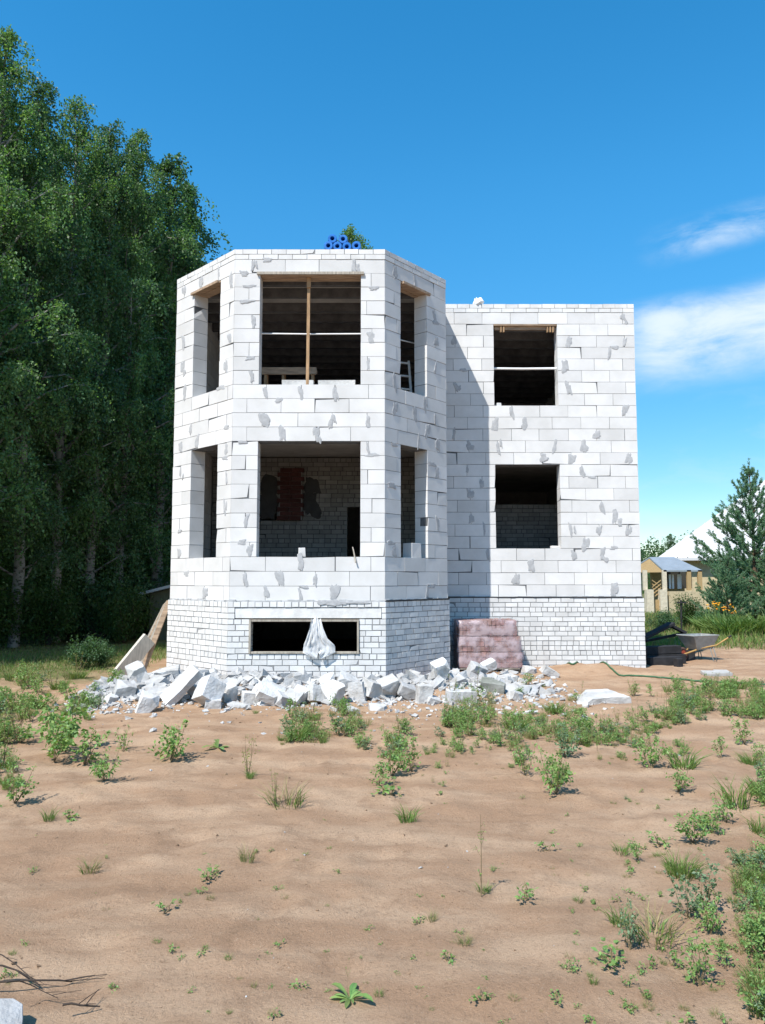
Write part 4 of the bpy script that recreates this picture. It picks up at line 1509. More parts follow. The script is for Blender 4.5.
# porch
PY = 42.0
pl = at(646, 570, PY)
pr = at(702, 570, PY)
pk_ = at(655, 557, PY + 1.6)
zeave = pl[2]
zr = pk_[2]
xl_, xr_ = pl[0], pr[0]
mb = MB()
rid0 = (xl_ + .75, PY + 1.6, zr)
rid1 = (xr_ - .9, PY + 1.6, zr)
v = np.array([(xl_ + .95, PY, zeave), (xr_, PY, zeave), rid1, rid0, (xl_ + .0, PY + 3.2, zeave), (xr_, PY + 3.2, zeave)])
v = np.concatenate([v, v - np.array([0, 0, .09])])
mb.add(v, np.array([[0, 1, 2, 3], [3, 2, 5, 4], [6, 9, 8, 7], [9, 10, 11, 8], [0, 6, 7, 1], [1, 7, 8, 2], [2, 8, 11, 5], [3, 9, 6, 0], [4, 10, 9, 3], [5, 11, 10, 4]]))
mb.build('porch_roof', [M['roofgrey']], nh)
mb = MB()
gv = np.array([(xl_ + .93, PY + .02, zeave - .12), (rid0[0] - .02, PY + 1.6, zr - .12), (xl_ - .02, PY + 3.2, zeave - .12)])
gv = np.concatenate([gv, gv + np.array([.08, 0, 0])])
mb.add(gv, np.array([[0, 2, 1], [3, 4, 5]]))
mb.f.append((np.array([[0, 1, 4, 3], [1, 2, 5, 4], [2, 0, 3, 5]]) + mb.n - 6, 0))
mb.build('porch_gable', [M['fascia']], nh)
zpar = at(670, 589.5, PY)[2]
for px in (650.5, 664):
    mb = MB()
    x = at(px, 600, PY - .3)[0]
    box(mb, (x, PY - .1, zpar / 2 - .15), (.38, .38, zpar + .3))
    mb.build('porch_pillar', [M['creamb']], nh)
x0 = at(668, 600, PY)[0]
mb = MB()
box(mb, ((x0 + xr_) / 2, PY - .05, zpar / 2 - .2), (xr_ - x0, .25, zpar + .2))
mb.build('porch_parapet', [M['yellow']], nh)
mb = MB()
xa, xb = at(653, 600, PY)[0], at(661.5, 600, PY)[0]
box(mb, ((xa + xb) / 2, PY, .25), (xb - xa, .2, .9))
for k in range(4):
    beam(mb, (xa, PY, .8 + .2 * k), (xb, PY, 1.15 + .2 * k), .05, .04)
    beam(mb, (xb, PY + .05, .8 + .2 * k), (xa, PY + .05, 1.15 + .2 * k), .05, .04)
mb.build('porch_lattice', [M['fascia']], nh)
for px in (646, 665.5, 690, 701):
    x = at(px, 600, PY)[0]
    mb = MB()
    box(mb, (x, PY + .08, (zpar + zeave) / 2 - .02), (.22, .16, zeave - zpar + .04))
    mb.build('porch_post', [M['creamb'] if px < 680 else M['fascia']], nh)
mb = MB()
box(mb, ((x0 + xr_) / 2, PY + 2.6, zeave / 2), (xr_ - x0, .2, zeave))
bw = mb.build('porch_back_wall', [M['fascia']], nh)
for px, m_ in ((674, 'glass'), (686, 'glass')):
    mb = MB()
    x = at(px, 600, PY + 2.4)[0]
    box(mb, (x, PY + 2.44, (zpar + zeave) / 2), (.75, .1, (zeave - zpar) * .95))
    mb.build('porch_window', [M[m_]], nh)
mb = MB()
for px in (670.5, 673.5, 680):
    x = at(px, 600, PY + .6)[0]
    box(mb, (x, PY + .6, (zpar + zeave) / 2 - .1), (.10 if px < 680 else .22, .06, (zeave - zpar) * .75))
mb.build('curtain', [M['curtain']], nh)
# pale window to the right of the porch
x = at(713, 580, PY + 3)[0]
# ------------------------------------------------------------------ shed in the trees
sh = empty('garden_shed', (0, 0, 0), label='dark green shed half hidden in the trees by the house corner', cat='shed')
sx0, sx1, SY = at(150, 600, 23.5)[0], at(150, 600, 23.5)[0] + 3.2, 23.5
M['shedgreen'] = mat('shed_boards', (0.10, 0.12, 0.085), .9, var=.3, scale=4, stretch=(6, 6, 1))
zs0, zs1 = at(150, 594, SY)[2], at(172, 583, SY)[2]
mb = MB()
v = np.array([(sx0, SY, -.1), (sx1, SY, -.1), (sx1, SY + 2.5, -.1), (sx0, SY + 2.5, -.1), (sx0, SY, zs0), (sx1, SY, zs1 + .5), (sx1, SY + 2.5, zs1 + .5), (sx0, SY + 2.5, zs0)])
mb.add(v, HEXF)
mb.build('wall', [M['shedgreen']], sh)
mb = MB()
beam(mb, (sx0 - .25, SY + 1.2, zs0 + .0), (sx1 + .2, SY + 1.2, zs1 + .60), 3.1, .08)
mb.build('roof', [M['roofgrey']], sh)

# ------------------------------------------------------------------ trees


def birch_meshes(seed, H, Rc, base=0.22, nl=64, leaves=46, ls=0.08, lm='birchleaf', narrow=1.0, lean=0.02):
    rng = np.random.RandomState(seed)
    tr = MB()
    n = 16
    tz = np.linspace(0, 1, n)
    wob = np.cumsum(rng.normal(0, 1, (n, 2)), 0) * 0.010 * H / 4
    tp = np.stack([wob[:, 0] + lean * H * tz ** 1.5, wob[:, 1], tz * H * 0.97], 1)
    rad = 0.0095 * H * (1 - tz) ** 0.8 + 0.012
    tp[0, 2] = -0.3
    tube(tr, tp, rad, 7)
    lp = MB()
    Ps, Ds = [], []
    for i in range(nl):
        t = base + (1 - base) * ((i + rng.rand()) / nl) ** 0.92
        p0 = np.array([np.interp(t, tz, tp[:, k]) for k in range(3)])
        az_ = i * 2.4 + rng.uniform(-.5, .5)
        u = (t - base) / (1 - base)
        env = (0.70 + 0.30 * math.sin(min(1, u / .35) * math.pi / 2)) * (1 - u ** 2.2) ** 0.8 + 0.09
        L = Rc * env * rng.choice([.5, .8, 1.0, 1.25]) * rng.uniform(.85, 1.1) * narrow
        el_ = R(rng.uniform(28, 58)) + u * 0.35
        d = np.array([math.cos(az_) * math.cos(el_), math.sin(az_) * math.cos(el_), math.sin(el_)])
        m = 7
        ss = np.linspace(0, 1, m)
        pts = p0 + d * (L * ss)[:, None] * 1.15
        pts[:, 2] -= 0.42 * L * ss ** 2.3
        pts += np.cumsum(rng.normal(0, .025 * L, (m, 3)), 0) * (ss > 0)[:, None]
        r0 = min(0.5 * np.interp(t, tz, rad), 0.018 * L + .006)
        tube(tr, pts, r0 * (1 - ss) + 0.004, 4, cap=False)
        ns = max(5, int(L * 7.5))
        for k in range(ns):
            f = 0.18 + 0.82 * rng.rand() ** 0.75
            q = np.array([np.interp(f, ss, pts[:, c]) for c in range(3)])
            a2 = rng.uniform(0, 6.28)
            o2 = np.array([math.cos(a2), math.sin(a2), rng.uniform(-.1, .6)]) + 0.6 * d
            sl_ = rng.uniform(.4, 1.35) * (0.6 + 0.4 * min(1.3, L / 1.5))
            g = np.linspace(0.05, 1, leaves)
            st = q + o2 * (sl_ * .45 * np.sqrt(g))[:, None] + np.array([0, 0, -1.0]) * (sl_ * g ** 1.5)[:, None]
            st = st + rng.normal(0, .065, st.shape)
            Ps.append(st)
            Ds.append(rdir(rng, leaves, -0.3))
    P = np.concatenate(Ps)
    Dd = np.concatenate(Ds)
    s = rng.uniform(.65, 1.25, len(P)) * ls
    blades(lp, P, Dd, s, s * .72, rng, 0, droop=.15, fold=.9)
    mt = tr.mesh('birch_trunk', M['bark'], True)
    ml = lp.mesh('birch_crown', M[lm])
    return mt, ml, len(P)


PROTO = []
for k, (H, Rc, base, nl, lm, nar) in enumerate(((17, 2.7, .12, 100, 'birchleaf', 1.0), (16, 2.5, .10, 96, 'birchleaf2', 1.0), (15, 2.7, .14, 92, 'birchleaf', 1.0), (14, 1.7, .08, 100, 'birchleaf2', 1.0))):
    PROTO.append((H, Rc) + birch_meshes(40 + k, H, Rc, base, nl, lm=lm, narrow=nar, lean=(.015, -.01, .02, .0)[k]))
print('leaves', [p[4] for p in PROTO])


def birch(x, y, H, proto, rz, label, wide=1.0, group='birches of the forest edge', name='birch_tree', cat='birch tree'):
    Hp, Rc, mt, ml, _ = PROTO[proto]
    t = empty(name, (x, y, float(hgt(x, y))), rz, label, cat, group)
    s = H / Hp
    t.scale = (s * wide, s * wide, s)
    for nm, me in (('trunk', mt), ('crown', ml)):
        o = bpy.data.objects.new(nm, me)
        COL.objects.link(o)
        o.parent = t
    return t


def tree_at(px, pytop, y, proto, rz, label, wide=1.0, **kw):
    p = at(px, pytop, y)
    return birch(p[0], y, p[2], proto, rz, label, wide, **kw)


tree_at(-4, 8, 19.0, 0, 0.4, 'tallest birch at the forest edge, cut by the picture border', 0.95)
tree_at(37, 73, 21.0, 1, 1.3, 'birch with a thin bare looking top beside the tallest one', 0.95)
tree_at(76, 88, 22.5, 2, 2.2, 'third birch from the tallest one, with a notched loose crown', 0.85)
tree_at(106, 108, 23.5, 1, 3.7, 'birch in the middle of the forest edge, a gap of sky at its top', 0.9)
tree_at(132, 124, 24.5, 0, 5.2, 'broad bright green birch right of the middle of the forest edge', 0.9)
tree_at(166, 145, 26.0, 3, 0.9, 'slim birch next to the last one before the house', 1.15)
tree_at(192, 172, 28.0, 3, 2.6, 'shortest birch of the forest edge, partly behind the bay', 1.15)
deep = 'birch standing deep in the shaded forest behind the front row of birches'
rng = np.random.RandomState(77)
for k, (px, pt, y) in enumerate(((-60, 40, 23), (-30, 70, 27), (12, 90, 26), (55, 125, 28), (92, 140, 29), (122, 160, 31), (150, 185, 32), (183, 215, 34), (20, 130, 34), (70, 160, 36), (110, 180, 38), (-40, 110, 33), (160, 230, 38), (140, 210, 42), (40, 170, 42), (190, 250, 40))):
    tree_at(px, pt, y, k % 4, k * 1.7, deep, rng.uniform(.85, 1.1), group='birches deep in the forest')
for k, (x, y, H) in enumerate(((-14.5, 11.5, 15), (-17.5, 14.5, 16), (-14.0, 17.0, 15), (-18.5, 9.0, 16), (-16.0, 20.0, 17), (-11.8, 15.6, 15), (-21, 12, 17), (-12.8, 13.8, 16), (-12.0, 17.6, 16), (-13.6, 12.2, 16), (-13.4, 19.6, 17), (-13.6, 15.6, 17), (-15.4, 16.4, 18))):
    birch(x, y, H, k % 3, k * 2.1, 'birch at the near flank of the forest, its shade falling on the undergrowth', 1.1, group='birches on the near flank of the forest')
tree_at(345, 221, 31.0, 2, 1.0, 'birch top peeking over the bay roof behind the blue rolls', 1.15, group='trees behind the house')


def bush_mesh(seed, h, w, nleaf, ls, lm):
    rng = np.random.RandomState(seed)
    mb = MB()
    st = MB()
    Ps = []
    for k in range(16):
        a = rng.uniform(0, 6.28)
        r = w * rng.uniform(.2, 1)
        tip = np.array([math.cos(a) * r, math.sin(a) * r, h * rng.uniform(.45, 1) * (1 - .25 * (r / w) ** 2)])
        ss = np.linspace(0, 1, 6)
        pts = np.stack([tip[0] * ss ** 1.2, tip[1] * ss ** 1.2, tip[2] * ss ** .9], 1) + rng.normal(0, .03 * h, (6, 3)) * ss[:, None]
        tube(st, pts, .012 * h * (1 - ss) + .003, 4, cap=False)
        n = nleaf // 16
        f = rng.uniform(.15, 1, n) ** .7
        c = np.stack([np.interp(f, ss, pts[:, q]) for q in range(3)], 1)
        Ps.append(c + rng.normal(0, .11 * w + .05, c.shape))
    P = np.concatenate(Ps)
    P = P[P[:, 2] > 0.03]
    s = rng.uniform(.6, 1.3, len(P)) * ls
    blades(mb, P, rdir(rng, len(P), -.1), s, s * .6, rng, 0, droop=.2, fold=.8)
    return st.mesh('bush_stems', M['twig']), mb.mesh('bush_leaves', M[lm])


BUSH = [bush_mesh(5, 2.4, 1.3, 5200, .10, 'shrubleaf'), bush_mesh(6, 1.7, 1.0, 4200, .09, 'birchleaf2')]


def bush(x, y, s, k, rz, label, name='shrub', cat='shrub', group=None):
    t = empty(name, (x, y, float(hgt(x, y)) - .02), rz, label, cat, group)
    t.scale = (s, s, s)
    for nm, me in zip(('stems', 'leaves'), BUSH[k]):
        o = bpy.data.objects.new(nm, me)
        COL.objects.link(o)
        o.parent = t
    return t


for k, (px, y, s) in enumerate(((-10, 20.5, .9), (20, 24, 1.0), (52, 21.5, .8), (85, 25.5, 1.1), (118, 23.5, .9), (140, 26, 1.1), (8, 28, 1.4), (60, 30, 1.6), (100, 32, 1.7), (150, 33, 1.8), (30, 36, 2.2), (130, 40, 2.4), (175, 38, 2.4), (-30, 30, 2.0), (80, 44, 2.8), (10, 46, 3.0), (170, 50, 3.0), (-40, 44, 3.0), (15, 21.2, .8), (42, 22.8, 1.0), (74, 23.0, .9), (104, 23.0, 1.2), (126, 22.2, .7), (148, 25.5, 1.2), (92, 27.0, 1.8), (25, 26.5, 1.7))):
    x = (px - 382.5) / FPX * y
    bush(x, y, s, k % 2, k * 1.3, 'leafy shrub in the deep shade under the forest birches', group='shrubs under the birches')
# young shoots standing in front of the forest
bush(*gp(83, 668)[:2], .42, 1, .3, 'pale green sapling standing alone before the dark forest', name='sapling', cat='sapling')
bush(*gp(99, 666)[:2], .33, 1, 1.9, 'smaller sapling next to the pale one before the dark forest', name='sapling', cat='sapling')


def pine_meshes(seed, H, Rb):
    rng = np.random.RandomState(seed)
    tr, nd = MB(), MB()
    tz = np.linspace(0, 1, 10)
    tp = np.stack([.02 * H * np.sin(tz * 4), .01 * H * np.sin(tz * 3 + 1), tz * H], 1)
    tp[0, 2] = -.2
    tube(tr, tp, .016 * H * (1 - tz) ** .9 + .008, 7)
    Ps, Ds = [], []

    def shoot(p, d, L, dens):
        n = max(8, int(L * dens))
        f = rng.uniform(.12, 1.02, n)
        Ps.append(p + d * (L * f)[:, None] + rng.normal(0, .008, (n, 3)))
        q = rdir(rng, n)
        Ds.append(q * .9 + d * .85)
    z = .10 * H
    while z < .95 * H:
        u = z / H
        nb_ = rng.randint(5, 8) - int(2 * u)
        Lb = Rb * (1 - u) ** .95 * rng.uniform(.85, 1.15) + .05
        for k in range(nb_):
            a = 6.28 * k / nb_ + rng.uniform(-.4, .4) + z * 3
            el_ = R(18 + 38 * u + rng.uniform(-8, 8))
            d = np.array([math.cos(a) * math.cos(el_), math.sin(a) * math.cos(el_), math.sin(el_)])
            L = Lb * rng.uniform(.6, 1.15)
            p0 = np.array([np.interp(u, tz, tp[:, c]) for c in range(3)])
            ss = np.linspace(0, 1, 6)
            pts = p0 + d * (L * ss)[:, None]
            pts[:, 2] += .16 * L * ss ** 2.5
            tube(tr, pts, .010 * L * (1 - ss) + .005, 4, cap=False)
            m = max(5, int(L * 10))
            for q in range(m):
                f = .22 + .78 * (q + rng.rand()) / m
                c = np.array([np.interp(f, ss, pts[:, e]) for e in range(3)])
                sd = rng.uniform(-1, 1, 3) * np.array([1, 1, .5])
                dd = d * .9 + sd * .75 + np.array([0, 0, .35])
                dd /= np.linalg.norm(dd)
                shoot(c, dd, (1 - .55 * u) * (.24 + .42 * (1 - f) * min(1, L)) * rng.uniform(.8, 1.3), 260)
            shoot(pts[-1] - d * .05, np.array([d[0] * .6, d[1] * .6, .8]), .34 - .12 * u, 190)
        z += H * .052 * rng.uniform(.85, 1.2)
    shoot(np.array([*tp[-1][:2], H * .93]), np.array([0, 0, 1.]), .55, 190)
    P = np.concatenate(Ps)
    Dd = np.concatenate(Ds)
    blades(nd, P, Dd, rng.uniform(.06, .11, len(P)), .022, rng, 0, droop=.05, fold=1)
    print('needles', len(P))
    return tr.mesh('pine_trunk', M['pinebark'], True), nd.mesh('pine_crown', M['needle'])


PINE = pine_meshes(9, 6.2, 3.0)


def pine(px, pytop, y, rz, wide, label):
    p = at(px, pytop, y)
    t = empty('pine_tree', (p[0], y, float(hgt(p[0], y)) - .05), rz, label, 'pine tree', 'young pines by the neighbour house')
    s = p[2] / 6.2
    t.scale = (s * wide, s * wide, s)
    for nm, me in zip(('trunk', 'crown'), PINE):
        o = bpy.data.objects.new(nm, me)
        COL.objects.link(o)
        o.parent = t


pine(749, 460, 30.0, 0.5, 1.0, 'tall young pine in front of the white roof')
pine(727, 548, 27.5, 2.1, 1.05, 'low bushy pine before the porch, beside the tall young pine')
pine(778, 530, 29.0, 4.0, 1.35, 'low bushy pine at the picture border below the tall young pine')

# far trees beyond the neighbour's house
for k, (px, pt, y, lb) in enumerate(((669, 531, 62, 'far grey green tree top just left of the white roof'), (652, 552, 66, 'far low tree between the house wall and the porch roof'),
                                      (640, 548, 70, 'far tree half hidden by the end of the house wing'), (690, 560, 75, 'far tree behind the white roof'))):
    tree_at(px, pt, y, (0, 2, 1, 0)[k], k * 1.1, lb, 1.4, group='far trees beyond the neighbour house', name='far_tree', cat='tree')
# distant wood closing the view
mb = MB()
rng = np.random.RandomState(31)
P = []
for _ in range(1500):
    x = rng.uniform(-120, 200)
    y = rng.uniform(105, 150)
    h = 4.0 + 3.5 * float(vnoise(x * .06, 3)) + rng.uniform(0, 3)
    n = 64
    f = rng.rand(n)
    P.append(np.stack([x + rng.normal(0, 1.6, n) * (1.1 - f), y + rng.normal(0, 1.6, n), f * h], 1))
P = np.concatenate(P)
blades(mb, P, rdir(rng, len(P), -.2), rng.uniform(.3, .55, len(P)), .35, rng)
o = mb.build('far_woods', [M['shrubleaf']])
thing_tag(o, 'low dark line of far woods behind the neighbour house', 'woods', kind='stuff')
# ------------------------------------------------------------------ weeds and grass


def leafy(seed, h=.36, w=.16, ns=4, nl=120, ls=.042, mi=0, lw=.62, top=0.0):
    """branched leafy weed"""
    rng = np.random.RandomState(seed)
    mb = MB()
    Ps, Ds, Ls = [], [], []
    for k in range(ns):
        a = rng.uniform(0, 6.28)
        tip = np.array([math.cos(a) * w * rng.uniform(.2, 1), math.sin(a) * w * rng.uniform(.2, 1), h * rng.uniform(.62, 1.0)])
        ss = np.linspace(0, 1, 6)
        pts = np.stack([tip[0] * ss ** .8, tip[1] * ss ** .8, tip[2] * ss], 1) + rng.normal(0, .012, (6, 3)) * ss[:, None]
        tube(mb, pts, .0035 * (1 - ss) + .0012, 3, 1, cap=False)
        n = nl // ns
        for side in range(max(2, n // 7)):
            f = rng.uniform(.12, 1.0)
            c = np.array([np.interp(f, ss, pts[:, q]) for q in range(3)])
            a2 = rng.uniform(0, 6.28)
            bl = w * .75 * (1.15 - f) * rng.uniform(.5, 1.2)
            d = np.array([math.cos(a2), math.sin(a2), rng.uniform(.2, .9)])
            m = 7
            g = np.linspace(.25, 1, m)
            Ps.append(c + d * (bl * g)[:, None] + rng.normal(0, .010, (m, 3)))
            Ds.append(d * .7 + rdir(rng, m, .05))
            Ls.append(ls * rng.uniform(.55, 1.3, m) * (1.15 - .4 * f))
    P = np.concatenate(Ps)
    D_ = np.concatenate(Ds)
    L = np.concatenate(Ls)
    P[:, 2] = np.maximum(P[:, 2], .008)
    blades(mb, P, D_, L, L * lw, rng, mi, droop=.22, fold=.55)
    if top:
        n = int(top)
        q = np.array([0, 0, h * .85]) + rng.normal(0, 1, (n, 3)) * np.array([w * .5, w * .5, h * .12])
        blades(mb, q, rdir(rng, n, .6), .018, .012, rng, 2)
    return mb


def tuft(seed, h=.22, w=.07, n=60, bw=.006, mi=0, spread=.6):
    rng = np.random.RandomState(seed)
    mb = MB()
    a = rng.uniform(0, 6.28, n)
    r = w * np.sqrt(rng.rand(n))
    P = np.stack([np.cos(a) * r, np.sin(a) * r, 0 * a], 1)
    a2 = a + rng.normal(0, .6, n)
    D_ = np.stack([np.cos(a2) * spread * rng.rand(n), np.sin(a2) * spread * rng.rand(n), np.ones(n)], 1)
    D_ /= np.linalg.norm(D_, axis=1)[:, None]
    L = h * rng.uniform(.45, 1, n)
    # two segment bent blade
    S = np.cross(D_, rng.normal(0, 1, (n, 3)))
    S /= np.linalg.norm(S, axis=1)[:, None]
    mid = P + D_ * (L * .55)[:, None]
    D2 = D_ + np.stack([np.cos(a2), np.sin(a2), -np.ones(n) * .35], 1) * .55
    D2 /= np.linalg.norm(D2, axis=1)[:, None]
    tip = mid + D2 * (L * .5)[:, None]
    hw = bw / 2
    v = np.stack([P - S * hw, P + S * hw, mid + S * hw * .9, mid - S * hw * .9, tip], 1).reshape(-1, 3)
    b0 = np.arange(n) * 5
    mb.add(v, np.stack([b0, b0 + 1, b0 + 2, b0 + 3], 1), mi)
    mb.f.append((np.stack([b0 + 3, b0 + 2, b0 + 4], 1) + mb.n - len(v), mi))
    return mb


def rosette(seed, r=.16, n=13, lw=.26, mi=0, rise=.75):
    rng = np.random.RandomState(seed)
    mb = MB()
    for k in range(n):
        a = 2.4 * k + rng.uniform(-.8, .8)
        L = r * rng.uniform(.35, 1.1)
        d = np.array([math.cos(a), math.sin(a), 0])
        s = np.array([-math.sin(a), math.cos(a), 0])
        e = rise * rng.uniform(.5, 1.6)
        rows = []
        for f, ww in ((0, .12), (.3, .55), (.6, 1.0), (.85, .75), (1, .05)):
            c = d * L * f + np.array([0, 0, L * (e * f - .75 * e * f * f) + .008])
            hw = L * lw * .5 * ww
            rows.append(np.stack([c - s * hw + np.array([0, 0, hw * .35]), c, c + s * hw + np.array([0, 0, hw * .35])]))
        v = np.concatenate(rows)
        f_ = []
        for q in range(4):
            f_ += [[q * 3, q * 3 + 1, q * 3 + 4, q * 3 + 3], [q * 3 + 1, q * 3 + 2, q * 3 + 5, q * 3 + 4]]
        mb.add(v, np.array(f_), mi)
    return mb


def stalk(seed, h=.55, nb=7, mi=1, leaves=14, mleaf=0):
    rng = np.random.RandomState(seed)
    mb = MB()
    ss = np.linspace(0, 1, 7)
    pts = np.stack([.08 * h * ss ** 2 * rng.uniform(-1, 1), .05 * h * np.sin(ss * 3), h * ss], 1)
    tube(mb, pts, .0032 * (1 - ss) + .0012, 4, mi, cap=False)
    for k in range(nb):
        f = rng.uniform(.15, .95)
        c = np.array([np.interp(f, ss, pts[:, q]) for q in range(3)])
        a = rng.uniform(0, 6.28)
        d = np.array([math.cos(a) * .6, math.sin(a) * .6, rng.uniform(.5, 1)])
        L = h * .22 * (1.1 - f)
        tube(mb, [c, c + d * L * .6, c + d * L + np.array([0, 0, .2 * L])], .0015, 3, mi, cap=False)
        blades(mb, np.array([c + d * L * q for q in (.5, .8, 1.0)]), rdir(rng, 3, .3), .028, .010, rng, mleaf)
    return mb


WM = [M['weed'], M['dry'], M['petal'], M['weedy'], M['weedgrey'], M['grass'], M['drygrass']]


def remat(mb, a, b):
    mb.f = [(f, b if m == a else m) for f, m in mb.f]
    return mb


PROT = {
    'leafy': [leafy(s, .36, .17, 5, 260, .036) for s in range(4)],
    'leafyd': [leafy(10 + s, .34, .20, 6, 380, .040) for s in range(3)],
    'blue': [remat(leafy(20 + s, .34, .15, 4, 300, .036), 0, 4) for s in range(3)],
    'yellow': [remat(leafy(30 + s, .42, .12, 5, 200, .026, lw=.45), 0, 3) for s in range(3)],
    'tuft': [remat(tuft(40 + s, .24, .07, 70), 0, 5) for s in range(3)],
    'widetuft': [remat(tuft(50 + s, .34, .16, 200, .008, spread=.8), 0, 5) for s in range(2)],
    'drytuft': [remat(tuft(60 + s, .26, .08, 50, .004, spread=.7), 0, 6).addmb(remat(tuft(65 + s, .2, .09, 34, .005, spread=.8), 0, 5)) for s in range(2)],
    'rosette': [rosette(70 + s) for s in range(3)],
    'stalk': [stalk(80 + s) for s in range(3)],
    'sprout': [leafy(90 + s, .09, .07, 3, 60, .026) for s in range(4)],
}
MESHC = {}


def plant(kind, k, px, py, hpx, label, name='weed', cat='weed', group='single weeds on the bare sand', wide=1.0):
    key = (kind, k % len(PROT[kind]))
    if key not in MESHC:
        MESHC[key] = PROT[kind][key[1]].mesh('weed_' + kind, WM)
    me = MESHC[key]
    q = gp(px, py)
    Hm = max(np.concatenate(PROT[kind][key[1]].v)[:, 2]) if kind != 'rosette' else .17
    s = hpx * q[1] / FPX / Hm
    o = bpy.data.objects.new(name, me)
    COL.objects.link(o)
    o.location = q - np.array([0, 0, .006])
    o.rotation_euler = (0, 0, (px * 7.3 + py) % 6.28)
    o.scale = (s * wide, s * wide, s)
    thing_tag(o, label, cat, group)
    return o


